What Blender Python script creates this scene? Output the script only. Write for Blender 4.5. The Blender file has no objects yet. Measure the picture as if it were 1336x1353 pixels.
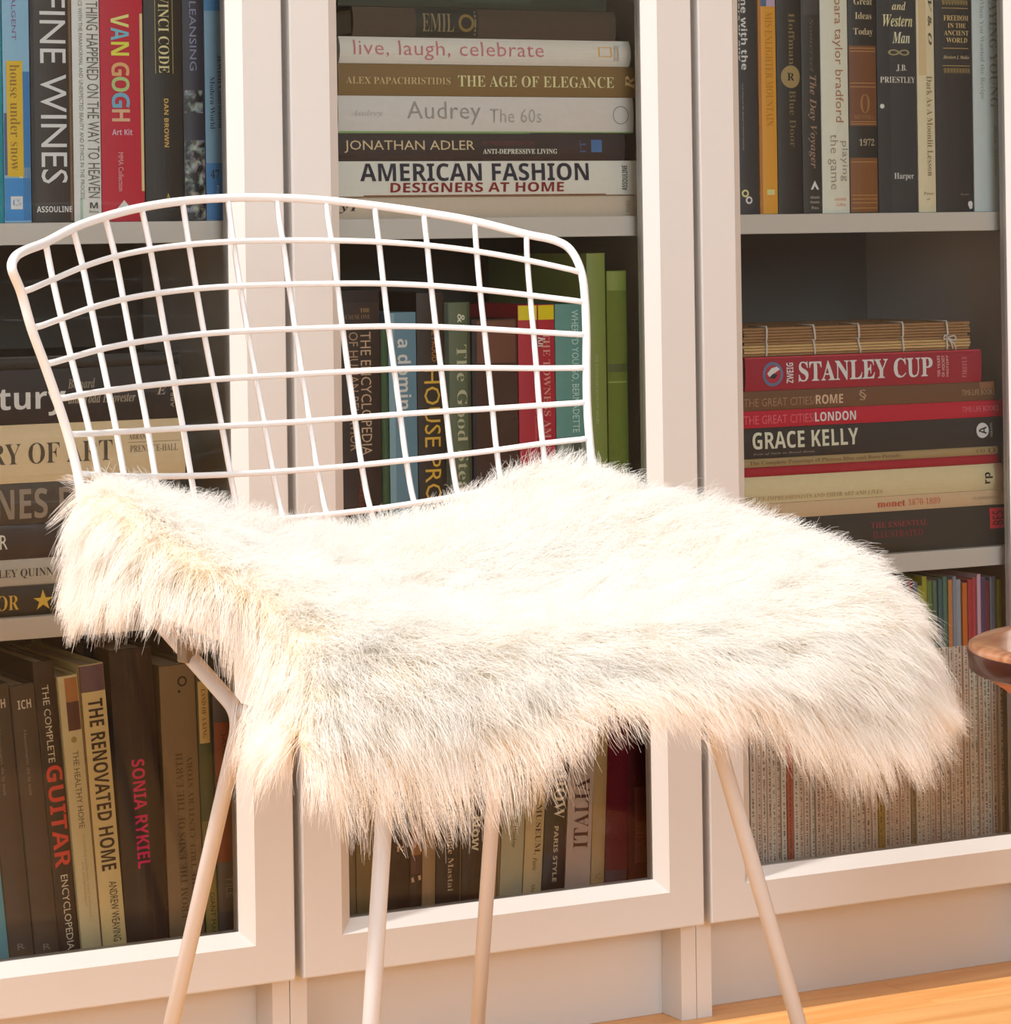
import bpy, bmesh, math, random
import numpy as np
from mathutils import Vector, Matrix

random.seed(7)
rng = np.random.default_rng(11)
COL = bpy.context.scene.collection
SC = bpy.context.scene

# ------------------------------------------------------------------ camera, world, light, exposure
FPX, PHI, ROLL, PPY = 4134.6, 0.4853, 0.01511, 314.5
CAM = np.array([-1.06118, -2.40103, 0.7073])
R_ = np.array([math.cos(PHI), -math.sin(PHI), 0.0])
D_ = np.array([math.sin(PHI), math.cos(PHI), 0.0])
U_ = np.array([0.0, 0.0, 1.0])
cr, sr = math.cos(ROLL), math.sin(ROLL)
cam = bpy.data.cameras.new('camera')
cam.sensor_fit = 'HORIZONTAL'; cam.sensor_width = 36
cam.lens = FPX * 36 / 1336
cam.shift_y = -(676.5 - PPY) / 1336
cam.clip_start = 0.05
camo = bpy.data.objects.new('camera', cam); COL.objects.link(camo)
ex, ey, ez = R_ * cr - U_ * sr, R_ * sr + U_ * cr, -D_
camo.matrix_world = Matrix(((ex[0], ey[0], ez[0], CAM[0]), (ex[1], ey[1], ez[1], CAM[1]),
                            (ex[2], ey[2], ez[2], CAM[2]), (0, 0, 0, 1)))
SC.camera = camo

SC.view_settings.view_transform = 'Standard'
SC.view_settings.look = 'None'
SC.view_settings.gamma = 1
SC.view_settings.use_curve_mapping = False
SC.view_settings.exposure = -0.02

world = bpy.data.worlds.new('world'); SC.world = world; world.use_nodes = True
bg = world.node_tree.nodes['Background']
bg.inputs[0].default_value = (0.80, 0.90, 1.0, 1); bg.inputs[1].default_value = 1.2

def area(name, loc, target, sx, sy, power, color):
    l = bpy.data.lights.new(name, 'AREA'); l.shape = 'RECTANGLE'; l.size = sx; l.size_y = sy
    l.energy = power; l.color = color
    o = bpy.data.objects.new(name, l); COL.objects.link(o); o.location = loc
    d = Vector(target) - Vector(loc); o.rotation_euler = d.to_track_quat('-Z', 'Y').to_euler()
    return o
# daylight entering by the windows of the left and front walls and by the skylight
area('window_daylight', (-2.95, -2.0, 1.55), (0.0, -1.4, 0.9), 1.9, 1.5, 30, (0.76, 0.90, 1.0))
area('front_window_daylight', (0.0, -4.42, 1.7), (0.1, 0.0, 0.6), 2.2, 1.2, 56, (0.80, 0.92, 1.0))
area('skylight_daylight', (-1.25, -0.9, 2.75), (-1.25, -0.9, 0), 2.6, 1.6, 22, (0.90, 0.95, 1.0))
# sun through the skylight: high, from the left, almost along the fronts of the bookcases
sun = bpy.data.lights.new('sun', 'SUN'); sun.energy = 3.4; sun.angle = math.radians(1.2); sun.color = (1.0, 0.94, 0.86)
suno = bpy.data.objects.new('sun', sun); COL.objects.link(suno)
SUN_EL = math.radians(58)
sd = Vector((math.cos(SUN_EL), 0.05, -math.sin(SUN_EL)))
suno.rotation_euler = sd.to_track_quat('-Z', 'Y').to_euler()

# ------------------------------------------------------------------ helpers
def camray(x, y):
    dx, dy = x - 668, -(y - PPY)
    return (dx * cr + dy * sr) / FPX, (-dx * sr + dy * cr) / FPX
def at(x, y, Y):
    """the world point seen at photograph pixel (x, y) on the vertical plane y = Y"""
    a, b = camray(x, y)
    d = D_ + a * R_ + b * U_
    return CAM + d * ((Y - CAM[1]) / d[1])

def lin(c):
    return c / 12.92 if c <= 0.04045 else ((c + 0.055) / 1.055) ** 2.4
def rgb(h, k=1.0):
    h = h.lstrip('#')
    return tuple(min(0.88, lin(int(h[i:i + 2], 16) / 255) * k) for i in (0, 2, 4)) + (1,)

MATS = {}
def mat(name, color, rough=0.5, spec=0.5, noise=0.0, nscale=60.0, bump=0.0, bscale=300.0, metal=0.0, coat=0.0):
    if name in MATS: return MATS[name]
    m = bpy.data.materials.new(name); m.use_nodes = True
    nt = m.node_tree; b = nt.nodes['Principled BSDF']
    b.inputs['Base Color'].default_value = color
    b.inputs['Roughness'].default_value = rough
    b.inputs['Specular IOR Level'].default_value = spec
    b.inputs['Metallic'].default_value = metal
    b.inputs['Coat Weight'].default_value = coat
    if noise or bump:
        tc = nt.nodes.new('ShaderNodeTexCoord')
    if noise:
        n = nt.nodes.new('ShaderNodeTexNoise'); n.inputs['Scale'].default_value = nscale; n.inputs['Detail'].default_value = 3
        mx = nt.nodes.new('ShaderNodeMix'); mx.data_type = 'RGBA'
        mx.inputs[6].default_value = tuple(c * (1 - noise) for c in color[:3]) + (1,)
        mx.inputs[7].default_value = tuple(min(1, c * (1 + noise)) for c in color[:3]) + (1,)
        nt.links.new(tc.outputs['Object'], n.inputs['Vector'])
        nt.links.new(n.outputs['Fac'], mx.inputs[0]); nt.links.new(mx.outputs[2], b.inputs['Base Color'])
    if bump:
        n2 = nt.nodes.new('ShaderNodeTexNoise'); n2.inputs['Scale'].default_value = bscale; n2.inputs['Detail'].default_value = 2
        bp = nt.nodes.new('ShaderNodeBump'); bp.inputs['Strength'].default_value = bump; bp.inputs['Distance'].default_value = 0.001
        nt.links.new(tc.outputs['Object'], n2.inputs['Vector'])
        nt.links.new(n2.outputs['Fac'], bp.inputs['Height']); nt.links.new(bp.outputs['Normal'], b.inputs['Normal'])
    MATS[name] = m
    return m

def link(name, me, m=None, parent=None, smooth=False):
    o = bpy.data.objects.new(name, me); COL.objects.link(o)
    if m is not None:
        for x in (m if isinstance(m, (list, tuple)) else [m]): me.materials.append(x)
    if parent is not None: o.parent = parent
    if smooth:
        for p in me.polygons: p.use_smooth = True
    return o
def tag(o, label=None, cat=None, group=None, kind=None):
    if label: o['label'] = label
    if cat: o['category'] = cat
    if group: o['group'] = group
    if kind: o['kind'] = kind
    return o
def empty(name, loc=(0, 0, 0), rz=0.0):
    o = bpy.data.objects.new(name, None); COL.objects.link(o); o.location = loc; o.rotation_euler = (0, 0, rz)
    o.empty_display_size = 0.05
    return o
def box_bm(bm, a, b, bev=0.0):
    x0, y0, z0 = a; x1, y1, z1 = b
    r = bmesh.ops.create_cube(bm, size=1, matrix=Matrix.Translation(((x0 + x1) / 2, (y0 + y1) / 2, (z0 + z1) / 2)) @
                              Matrix.Diagonal((abs(x1 - x0), abs(y1 - y0), abs(z1 - z0), 1)))
    if bev:
        es = list({e for v in r['verts'] for e in v.link_edges})
        bmesh.ops.bevel(bm, geom=es, offset=bev, segments=2, affect='EDGES', profile=0.6)
def box(name, a, b, m, parent=None, bev=0.0):
    bm = bmesh.new(); box_bm(bm, a, b, bev)
    me = bpy.data.meshes.new(name); bm.to_mesh(me); bm.free()
    return link(name, me, m, parent)
def pydata(name, V, F, m, parent=None, smooth=False, midx=None):
    me = bpy.data.meshes.new(name); me.from_pydata([tuple(map(float, v)) for v in V], [], F)
    o = link(name, me, m, parent, smooth)
    if midx is not None:
        for p, i in zip(me.polygons, midx): p.material_index = i
    me.update()
    return o
def spline(P, n):
    P = np.array(P, float); out = []
    Q = np.vstack([2 * P[0] - P[1], P, 2 * P[-1] - P[-2]])
    for i in range(1, len(Q) - 2):
        p0, p1, p2, p3 = Q[i - 1:i + 3]
        for k in range(n):
            t = k / n
            out.append(0.5 * ((2 * p1) + (-p0 + p2) * t + (2 * p0 - 5 * p1 + 4 * p2 - p3) * t * t + (-p0 + 3 * p1 - 3 * p2 + p3) * t ** 3))
    out.append(P[-1])
    return np.array(out)
def tube(name, P, r, m, parent=None, sides=10):
    P = np.array(P, float); n = len(P)
    T = np.gradient(P, axis=0); T /= np.linalg.norm(T, axis=1)[:, None]
    up = np.array([0, 0, 1.0]) if abs(T[0][2]) < 0.9 else np.array([1.0, 0, 0])
    N = np.cross(T[0], up); N /= np.linalg.norm(N)
    V = []; F = []
    for i in range(n):
        N = N - T[i] * (N @ T[i]); N /= np.linalg.norm(N); B = np.cross(T[i], N)
        for k in range(sides):
            a = 2 * math.pi * k / sides
            V.append(P[i] + r * (math.cos(a) * N + math.sin(a) * B))
    for i in range(n - 1):
        for k in range(sides):
            k2 = (k + 1) % sides
            F.append((i * sides + k, i * sides + k2, (i + 1) * sides + k2, (i + 1) * sides + k))
    F.append(tuple(range(sides))[::-1]); F.append(tuple((n - 1) * sides + k for k in range(sides)))
    return pydata(name, V, F, m, parent, True)
def rounded(P, rad, n=6):
    """polyline with its inner corners rounded"""
    P = [np.array(p, float) for p in P]; out = [P[0]]
    for i in range(1, len(P) - 1):
        a, b, c = P[i - 1], P[i], P[i + 1]
        u = (a - b) / np.linalg.norm(a - b); v = (c - b) / np.linalg.norm(c - b)
        r = min(rad, np.linalg.norm(a - b) * .45, np.linalg.norm(c - b) * .45)
        for k in range(n + 1):
            t = k / n
            out.append((1 - t) ** 2 * (b + u * r) + 2 * t * (1 - t) * b + t * t * (b + v * r))
    out.append(P[-1])
    return np.array(out)
def lathe(name, prof, m, parent=None, n=64):
    V = []; F = []
    for r, z in prof:
        for k in range(n):
            a = 2 * math.pi * k / n; V.append((r * math.cos(a), r * math.sin(a), z))
    for i in range(len(prof) - 1):
        for k in range(n):
            k2 = (k + 1) % n
            F.append((i * n + k, i * n + k2, (i + 1) * n + k2, (i + 1) * n + k))
    F.append(tuple(range(n))[::-1]); F.append(tuple((len(prof) - 1) * n + k for k in range(n)))
    return pydata(name, V, F, m, parent, True)

# ------------------------------------------------------------------ room
M_WALL = mat('wall_paint', rgb('d8d0c6'), 0.8, 0.2, noise=0.02, nscale=8)
M_CEIL = mat('ceiling_paint', rgb('e6e2dc'), 0.9, 0.1)
def structure(name, a, b, m):
    return tag(box(name, a, b, m), kind='structure')
RX0, RX1, RY0, RY1, RZ = -3.1, 3.0, -4.5, 0.34, 2.55
structure('wall_back', (RX0 - .1, RY1, -0.05), (RX1 + .1, RY1 + .1, RZ), M_WALL)
structure('wall_right', (RX1, RY0, -0.05), (RX1 + .1, RY1, RZ), M_WALL)
bm = bmesh.new()
for a, b in (((RX0 - .1, RY0 - .1), (RX1 + .1, -1.75)), ((RX0 - .1, -1.75), (-2.7, RY1 + .1)), ((.25, -1.75), (RX1 + .1, RY1 + .1)), ((-2.7, .25), (.25, RY1 + .1))):
    box_bm(bm, (a[0], a[1], RZ), (b[0], b[1], RZ + .1))
me = bpy.data.meshes.new('ceiling'); bm.to_mesh(me); bm.free()
tag(link('ceiling', me, M_CEIL), kind='structure')
def wall_with_hole(name, axis, pos, u0, u1, hu0, hu1, hz0, hz1):
    bm = bmesh.new()
    for (a0, a1, z0, z1) in ((u0, u1, -.05, hz0), (u0, u1, hz1, RZ), (u0, hu0, hz0, hz1), (hu1, u1, hz0, hz1)):
        if axis == 'x': box_bm(bm, (pos - .1, a0, z0), (pos, a1, z1))
        else: box_bm(bm, (a0, pos - .1, z0), (a1, pos, z1))
    me = bpy.data.meshes.new(name); bm.to_mesh(me); bm.free()
    return tag(link(name, me, M_WALL), kind='structure')
wall_with_hole('wall_left', 'x', RX0, RY0 - .1, RY1, -3.0, -1.0, 0.75, 2.3)
wall_with_hole('wall_front', 'y', RY0, RX0, RX1 + .1, -1.2, 1.2, 1.0, 2.35)

# floor: boards of pale oiled wood, each its own piece
def wood_mat(name, c1, c2, rough, sx, sy, sz, vary=0.12, coat=0.0, objvar=True):
    m = bpy.data.materials.new(name); m.use_nodes = True; nt = m.node_tree; b = nt.nodes['Principled BSDF']
    b.inputs['Roughness'].default_value = rough; b.inputs['Coat Weight'].default_value = coat; b.inputs['Coat Roughness'].default_value = 0.12
    tc = nt.nodes.new('ShaderNodeTexCoord'); mp = nt.nodes.new('ShaderNodeMapping'); mp.inputs['Scale'].default_value = (sx, sy, sz)
    oi = nt.nodes.new('ShaderNodeObjectInfo')
    ad = nt.nodes.new('ShaderNodeVectorMath'); ad.operation = 'ADD'
    ml = nt.nodes.new('ShaderNodeMath'); ml.operation = 'MULTIPLY'; ml.inputs[1].default_value = 37.0 if objvar else 0.0
    n = nt.nodes.new('ShaderNodeTexNoise'); n.inputs['Scale'].default_value = 1.0; n.inputs['Detail'].default_value = 6; n.inputs['Distortion'].default_value = 1.2
    cr_ = nt.nodes.new('ShaderNodeValToRGB'); cr_.color_ramp.elements[0].position = 0.32; cr_.color_ramp.elements[1].position = 0.68
    cr_.color_ramp.elements[0].color = c1; cr_.color_ramp.elements[1].color = c2
    hv = nt.nodes.new('ShaderNodeHueSaturation')
    mr = nt.nodes.new('ShaderNodeMapRange'); mr.inputs[3].default_value = 1 - vary; mr.inputs[4].default_value = 1 + vary
    L = nt.links.new
    L(tc.outputs['Object'], mp.inputs[0]); L(oi.outputs['Random'], ml.inputs[0]); L(mp.outputs[0], ad.inputs[0]); L(ml.outputs[0], ad.inputs[1])
    L(ad.outputs[0], n.inputs['Vector']); L(n.outputs['Fac'], cr_.inputs[0]); L(cr_.outputs[0], hv.inputs['Color'])
    L(oi.outputs['Random'], mr.inputs[0]); L(mr.outputs[0], hv.inputs['Value']); L(hv.outputs[0], b.inputs['Base Color'])
    return m
M_FLOOR = wood_mat('floor_wood', rgb('d8934a'), rgb('ecb370'), 0.30, 3, 30, 3, 0.10)
floor = structure('floor', (RX0 - .1, RY0 - .1, -.05), (RX1 + .1, RY1 + .1, -.012), mat('subfloor', rgb('5a3b22'), .9))
PW, PL = 0.092, 0.60
pm = None
row = 0
y = RY1 - .02
# boards run along x in the part of the floor near the bookcases; farther off the floor is one joined part
while y > -1.5:
    off = (row * 0.227) % PL
    x = -1.7 - off
    while x < 2.3:
        if pm is None:
            o = box('floor_board', (0.0004, -PW + 0.0004, -.012), (PL - 0.0004, -0.0004, 0.0), M_FLOOR, floor, 0.0006); pm = o.data
        else:
            o = bpy.data.objects.new('floor_board', pm); COL.objects.link(o); o.parent = floor
        o.location = (x, y, 0)
        x += PL
    y -= PW; row += 1
bm = bmesh.new()
yy = y
while yy > RY0:
    box_bm(bm, (RX0, max(yy - PW + .0004, RY0), -.012), (RX1, yy - .0004, 0)); yy -= PW
yy = RY1
while yy > y + .01:
    x1 = -1.7 - 0.6
    box_bm(bm, (RX0, yy - PW + .0004, -.012), (x1, yy - .0004, -.0002)); box_bm(bm, (2.9, yy - PW + .0004, -.012), (RX1, yy - .0004, -.0002)); yy -= PW
me = bpy.data.meshes.new('far_floor_boards'); bm.to_mesh(me); bm.free()
tag(link('far_floor_boards', me, M_FLOOR, floor), kind='stuff')

# ------------------------------------------------------------------ bookcases
M_CAB = mat('white_lacquer', rgb('d8d4d0'), 0.42, 0.4, noise=0.01, nscale=30, bump=0.04, bscale=900)
M_CABIN = mat('white_foil', rgb('ddd6cf'), 0.5, 0.3)
M_BACK = mat('back_board', rgb('6a635c'), 0.8, 0.2)
M_GLASS = bpy.data.materials.new('door_glass'); M_GLASS.use_nodes = True
nt = M_GLASS.node_tree; nt.nodes.remove(nt.nodes['Principled BSDF']); out = nt.nodes['Material Output']
tr = nt.nodes.new('ShaderNodeBsdfTransparent'); tr.inputs[0].default_value = (0.94, 0.955, 0.95, 1)
gl = nt.nodes.new('ShaderNodeBsdfGlossy'); gl.inputs['Roughness'].default_value = 0.015
fr = nt.nodes.new('ShaderNodeFresnel'); fr.inputs[0].default_value = 1.32
mm = nt.nodes.new('ShaderNodeMixShader')
nt.links.new(fr.outputs[0], mm.inputs[0]); nt.links.new(tr.outputs[0], mm.inputs[1]); nt.links.new(gl.outputs[0], mm.inputs[2]); nt.links.new(mm.outputs[0], out.inputs[0])

P = 0.4; G = 0.0036; ZB = 0.0894; S = 0.0507; BW = 0.0440; BEV = 0.0113; BD = 0.0088
HT = 2.02; SH = 0.018
SHELVES = (0.7255, 0.4053)          # heights of the shelf tops in view
def door(name, x0, x1, z0, z1, parent):
    d = empty(name, (0, 0, 0)); d.parent = parent
    s = S - G; sb = s - BEV; bw = BW; bb = bw - BEV; yb = 0.020
    X0, X1 = x0, x1
    # each member: outer flat face at y=0, a slope down to the glass at y=BD, back face at y=yb
    def member(nm, o0, o1, i0, i1, g0, g1):
        # o0,o1 outer edge; i0,i1 edge of the slope; g0,g1 edge at the glass (x,z)
        V = [(p[0], 0, p[1]) for p in (o0, o1, i1, i0)] + [(g0[0], BD, g0[1]), (g1[0], BD, g1[1])] + \
            [(p[0], yb, p[1]) for p in (o0, o1)] + [(g0[0], yb, g0[1]), (g1[0], yb, g1[1])]
        F = [(0, 1, 2, 3), (3, 2, 5, 4), (4, 5, 9, 8), (8, 9, 7, 6), (6, 7, 1, 0), (0, 3, 4, 8, 6), (1, 7, 9, 5, 2)]
        o = pydata(nm, V, F, M_CAB, d)
        bm = bmesh.new(); bm.from_mesh(o.data); bmesh.ops.recalc_face_normals(bm, faces=bm.faces[:])
        es = [e for e in bm.edges if {tuple(v.index for v in e.verts)} & {(0, 1), (1, 0)}]
        bmesh.ops.bevel(bm, geom=es, offset=0.0012, segments=2, affect='EDGES'); bm.to_mesh(o.data); bm.free()
        return o
    e = 0.0
    # stiles run the full height, rails are let in between them; the slopes meet in mitres
    member('stile', (X0, z0), (X0, z1), (X0 + sb, z0 + bb), (X0 + sb, z1 - bb), (X0 + s, z0 + bw), (X0 + s, z1 - bw))
    member('stile', (X1, z0), (X1, z1), (X1 - sb, z0 + bb), (X1 - sb, z1 - bb), (X1 - s, z0 + bw), (X1 - s, z1 - bw))
    member('rail', (X0, z0), (X1, z0), (X0 + sb, z0 + bb), (X1 - sb, z0 + bb), (X0 + s, z0 + bw), (X1 - s, z0 + bw))
    member('rail', (X0, z1), (X1, z1), (X0 + sb, z1 - bb), (X1 - sb, z1 - bb), (X0 + s, z1 - bw), (X1 - s, z1 - bw))
    g = 0.006
    box('glass_pane', (X0 + s - g, 0.0105, z0 + bw - g), (X1 - s + g, 0.0145, z1 - bw + g), M_GLASS, d)
    return d
CAB_LABEL = ('left white bookcase with glass door, holding the red kit and fine wines book',
             'middle white glass-door bookcase directly behind the wire chair back',
             'white glass-door bookcase on the right, above the patch of sunlit floor')
for i, x0 in enumerate((-P, 0.0, P)):
    x1 = x0 + P
    c = empty('bookcase', (0, 0, 0)); tag(c, CAB_LABEL[i], 'bookcase', 'white bookcases with glass doors')
    t = 0.016; yf = 0.0215; yk = 0.30; e = 0.0003
    for a in (x0 + e, x1 - t): box('side_panel', (a, yf, 0), (a + t - e, yk, HT), M_CAB, c, 0.0006)
    box('top_panel', (x0 + t, yf, HT - SH), (x1 - t, yk, HT), M_CAB, c)
    box('base_shelf', (x0 + t, yf + .003, ZB), (x1 - t, yk, ZB + 0.0165), M_CAB, c, 0.0006)
    box('plinth', (x0 + t, yf + 0.034, 0.0), (x1 - t, yf + 0.050, ZB), M_CAB, c, 0.0006)
    box('back_board', (x0 + t, yk - .004, ZB), (x1 - t, yk + .002, HT - SH), M_BACK, c)
    for z in SHELVES + (1.0457, 1.366, 1.686):
        box('shelf', (x0 + t + e, 0.030, z - SH), (x1 - t - e, yk - .006, z), M_CABIN, c, 0.0008)
    door('door', x0 + G, x1 - G, ZB, HT - 0.002, c)

# ------------------------------------------------------------------ books
GAIN = 1.35
def brgb(h, k=1.55):
    h = h.lstrip('#'); return tuple(min(.88, k * lin(int(h[i:i + 2], 16) / 255) ** 1.09) for i in (0, 2, 4)) + (1,)
def cmat(h, rough=0.5, kind='paper'):
    key = 'cover_%s_%s' % (h, kind)
    if h == '@mix':
        if key in MATS: return MATS[key]
        m = bpy.data.materials.new('printed_jewels'); m.use_nodes = True; nt = m.node_tree; b = nt.nodes['Principled BSDF']; b.inputs['Roughness'].default_value = .4
        tc = nt.nodes.new('ShaderNodeTexCoord'); v = nt.nodes.new('ShaderNodeTexVoronoi'); v.inputs['Scale'].default_value = 260
        hs = nt.nodes.new('ShaderNodeHueSaturation'); hs.inputs['Saturation'].default_value = .35; hs.inputs['Value'].default_value = .55
        n = nt.nodes.new('ShaderNodeTexNoise'); n.inputs['Scale'].default_value = 120
        mu = nt.nodes.new('ShaderNodeMix'); mu.data_type = 'RGBA'; mu.blend_type = 'MULTIPLY'; mu.inputs[0].default_value = 1
        r = nt.nodes.new('ShaderNodeValToRGB'); r.color_ramp.elements[0].position = .42; r.color_ramp.elements[1].position = .6
        L = nt.links.new
        L(tc.outputs['Object'], v.inputs['Vector']); L(tc.outputs['Object'], n.inputs['Vector']); L(v.outputs['Color'], hs.inputs['Color']); L(hs.outputs[0], mu.inputs[6])
        L(n.outputs['Fac'], r.inputs[0]); L(r.outputs[0], mu.inputs[7]); L(mu.outputs[2], b.inputs['Base Color'])
        MATS[key] = m; return m
    if kind == 'cloth': return mat(key, brgb(h), 0.85, 0.2, noise=0.10, nscale=500, bump=0.5, bscale=1400)
    return mat(key, brgb(h), rough, 0.4, noise=0.05, nscale=180)
M_PAGE = mat('page_paper', rgb('cfc4b0'), 0.9, 0.1, noise=0.08, nscale=400)
def ink(h): return mat('ink_' + h, brgb(h, 1.7), 0.55, 0.3)
FONTS = {'s': None, 'r': (0x1D400, 0x1D41A, 0x1D7CE), 'R': (0x1D400, 0x1D41A, 0x1D7CE), 'i': (0x1D468, 0x1D482, None),
         'b': (0x1D5D4, 0x1D5EE, 0x1D7EC), 't': None, 'B': None}
def text_mesh(s, style):
    f = FONTS[style]
    if f:
        s = ''.join(chr(f[0] + ord(c) - 65) if 'A' <= c <= 'Z' else chr(f[1] + ord(c) - 97) if 'a' <= c <= 'z'
                    else chr(f[2] + ord(c) - 48) if '0' <= c <= '9' and f[2] else c for c in s)
    c = bpy.data.curves.new('lettering', 'FONT'); c.body = s; c.resolution_u = 2
    c.offset = {'r': -.007, 'R': .006, 't': -.004}.get(style, 0)
    if style in 't': c.space_character = 1.05
    o = bpy.data.objects.new('lettering', c)
    me = bpy.data.meshes.new_from_object(o)
    bpy.data.objects.remove(o); bpy.data.curves.remove(c)
    return me
class Book:
    def __init__(s, name, L, T, D, col, r=0.0015, kind='paper', rough=0.45, hard=True, pages=M_PAGE):
        s.L, s.T, s.D, s.r = L, T, D, r
        s.root = empty(name)
        b = min(0.0025 if hard else 0.0006, T * .2); s.b = b; n = 8
        prof = [(-r * (1 - (2 * k / n - 1) ** 2), T * k / n) for k in range(n + 1)] + [(D, T), (D, T - b), (b, T - b), (b, b), (D, b), (D, 0)]
        m_ = len(prof)
        V = [(x, p[0], p[1]) for x in (0, L) for p in prof]
        F = [(k, (k + 1) % m_, m_ + (k + 1) % m_, m_ + k) for k in range(m_)] + [tuple(range(m_))[::-1], tuple(range(m_, 2 * m_))]
        bm = bmesh.new(); vs = [bm.verts.new(v) for v in V]
        for f in F: bm.faces.new([vs[q] for q in f])
        bmesh.ops.recalc_face_normals(bm, faces=bm.faces[:])
        bmesh.ops.triangulate(bm, faces=[f for f in bm.faces if len(f.verts) > 4])
        me = bpy.data.meshes.new('cover'); bm.to_mesh(me); bm.free()
        s.cover = link('cover', me, cmat(col, rough, kind), s.root)
        ins = 0.003 if hard else 0.0002
        box('page_block', (ins, b, b), (L - ins, D - ins - .001, T - b), pages, s.root)
    def yy(s, z): return -s.r * (1 - (2 * z / s.T - 1) ** 2)
    def text(s, st, x0, x1, z0, z1, col, style='s', mode='n', name='title_lettering'):
        me = text_mesh(st, style)
        if not len(me.vertices): return
        c0_, c1_ = z0 / s.T, z1 / s.T
        if s.r * (c1_ - c0_) ** 2 > .0003:      # cut the letters so they follow the round of the spine
            bm = bmesh.new(); bm.from_mesh(me)
            ax = 0 if mode == 'h' else 1
            lo = min(v.co[ax] for v in bm.verts); hi = max(v.co[ax] for v in bm.verts)
            for q in range(1, 6):
                pc = [0, 0, 0]; pc[ax] = lo + (hi - lo) * q / 6; pn = [0, 0, 0]; pn[ax] = 1
                bmesh.ops.bisect_plane(bm, geom=bm.verts[:] + bm.edges[:] + bm.faces[:], plane_co=pc, plane_no=pn)
            bm.to_mesh(me); bm.free()
        co = np.empty(len(me.vertices) * 3, np.float32); me.vertices.foreach_get('co', co); co = co.reshape(-1, 3)
        mn, mx = co.min(0), co.max(0); a = (co[:, 0] - mn[0]) / max(mx[0] - mn[0], 1e-6); b = (co[:, 1] - mn[1]) / max(mx[1] - mn[1], 1e-6)
        if mode == 'n': X = x0 + a * (x1 - x0); Z = z0 + b * (z1 - z0)
        elif mode == 'h': X = x1 - b * (x1 - x0); Z = z0 + a * (z1 - z0)
        elif mode == 'u': X = x1 - a * (x1 - x0); Z = z1 - b * (z1 - z0)
        Y = -s.r * (1 - (2 * Z / s.T - 1) ** 2) - 0.0005
        me.vertices.foreach_set('co', np.stack([X, Y, Z], 1).astype(np.float32).ravel()); me.update()
        link(name, me, ink(col), s.root)
    def band(s, x0, x1, z0, z1, col, name='colour_band', off=0.00025, kind='paper'):
        n = 6; V = []; F = []
        for x in (x0, x1):
            for k in range(n + 1):
                z = z0 + (z1 - z0) * k / n; V.append((x, s.yy(z) - off, z))
        F = [(k, k + 1, n + 2 + k, n + 1 + k) for k in range(n)]
        return pydata(name, V, F, cmat(col, .5, kind), s.root)
    def disc(s, x, z, rad, col, name='emblem', off=0.0004, r2=0.0):
        n = 28; V = []; F = []; radii = [rad * (1 - q / 4) for q in range(4)] + [0.0001] if not r2 else [rad, (rad + r2) / 2, r2]
        for rr in radii:
            for k in range(n):
                a = 2 * math.pi * k / n; zz = z + rr * math.sin(a)
                V.append((x + rr * math.cos(a), s.yy(zz) - off, zz))
        for q in range(len(radii) - 1):
            F += [(q * n + k, q * n + (k + 1) % n, (q + 1) * n + (k + 1) % n, (q + 1) * n + k) for k in range(n)]
        return pydata(name, V, F, ink(col), s.root)
    def poly(s, pts, col, name='emblem', off=0.0009):
        return pydata(name, [(x, s.yy(z) - off, z) for x, z in pts], [tuple(range(len(pts)))], ink(col), s.root)

def standing(name, label, group, xl, xr, vref, vtop, zs, col, items=(), Y=0.040, lean=0.0, L=None, D=0.17, r=0.0015, kind='paper', rough=0.45, hard=True, cat='book', dx=0.0):
    """a book on end; pixel columns xl..xr at pixel row vref, its top at row vtop; items give what is printed on the spine"""
    a = at(xl, vref, Y); b = at(xr, vref, Y)
    dl = math.radians(lean)
    T = (b[0] - a[0]) * math.cos(dl) - 0.0004
    if L is None: L = (at((xl + xr) / 2, vtop, Y)[2] - zs) / math.cos(dl)
    bk = Book(name, L, T, D, col, r, kind, rough, hard)
    xb = a[0] + (a[2] - zs) * math.tan(dl) + 0.0002
    lift = max(0.0, -T * math.sin(dl))      # a book leaning to the right stands on its right-hand corner
    bk.root.rotation_euler = (0, math.pi / 2 - dl, 0)
    bk.root.location = (xb - L * math.sin(dl), Y, zs + 0.0003 + lift + L * math.cos(dl))
    ztop = zs + L * math.cos(dl)
    xc = (xl + xr) / 2
    def X(v): return min(max((ztop - at(xc, v, Y)[2]) / math.cos(dl), 0.0006), L - 0.0006)
    for it in items:
        k = it[0]
        if k == 'T': _, st, v0, v1, c0, c1, cc, sty = it[:8]; bk.text(st, X(v0), X(v1), c0 * T, c1 * T, cc, sty, it[8] if len(it) > 8 else 'n')
        elif k == 'B': _, v0, v1, c0, c1, cc = it[:6]; bk.band(X(v0), X(v1), c0 * T, c1 * T, cc, it[6] if len(it) > 6 else 'colour_band', it[7] if len(it) > 7 else .00025)
        elif k == 'D': bk.disc(X(it[1]), it[2] * T, it[3] * T, it[4], off=it[5] if len(it) > 5 else .0004, r2=(it[6] * T if len(it) > 6 else 0))
        elif k == 'P': bk.poly([(X(v), c * T) for v, c in it[1]], it[2])
    tag(bk.root, label, cat, group)
    return bk
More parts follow.
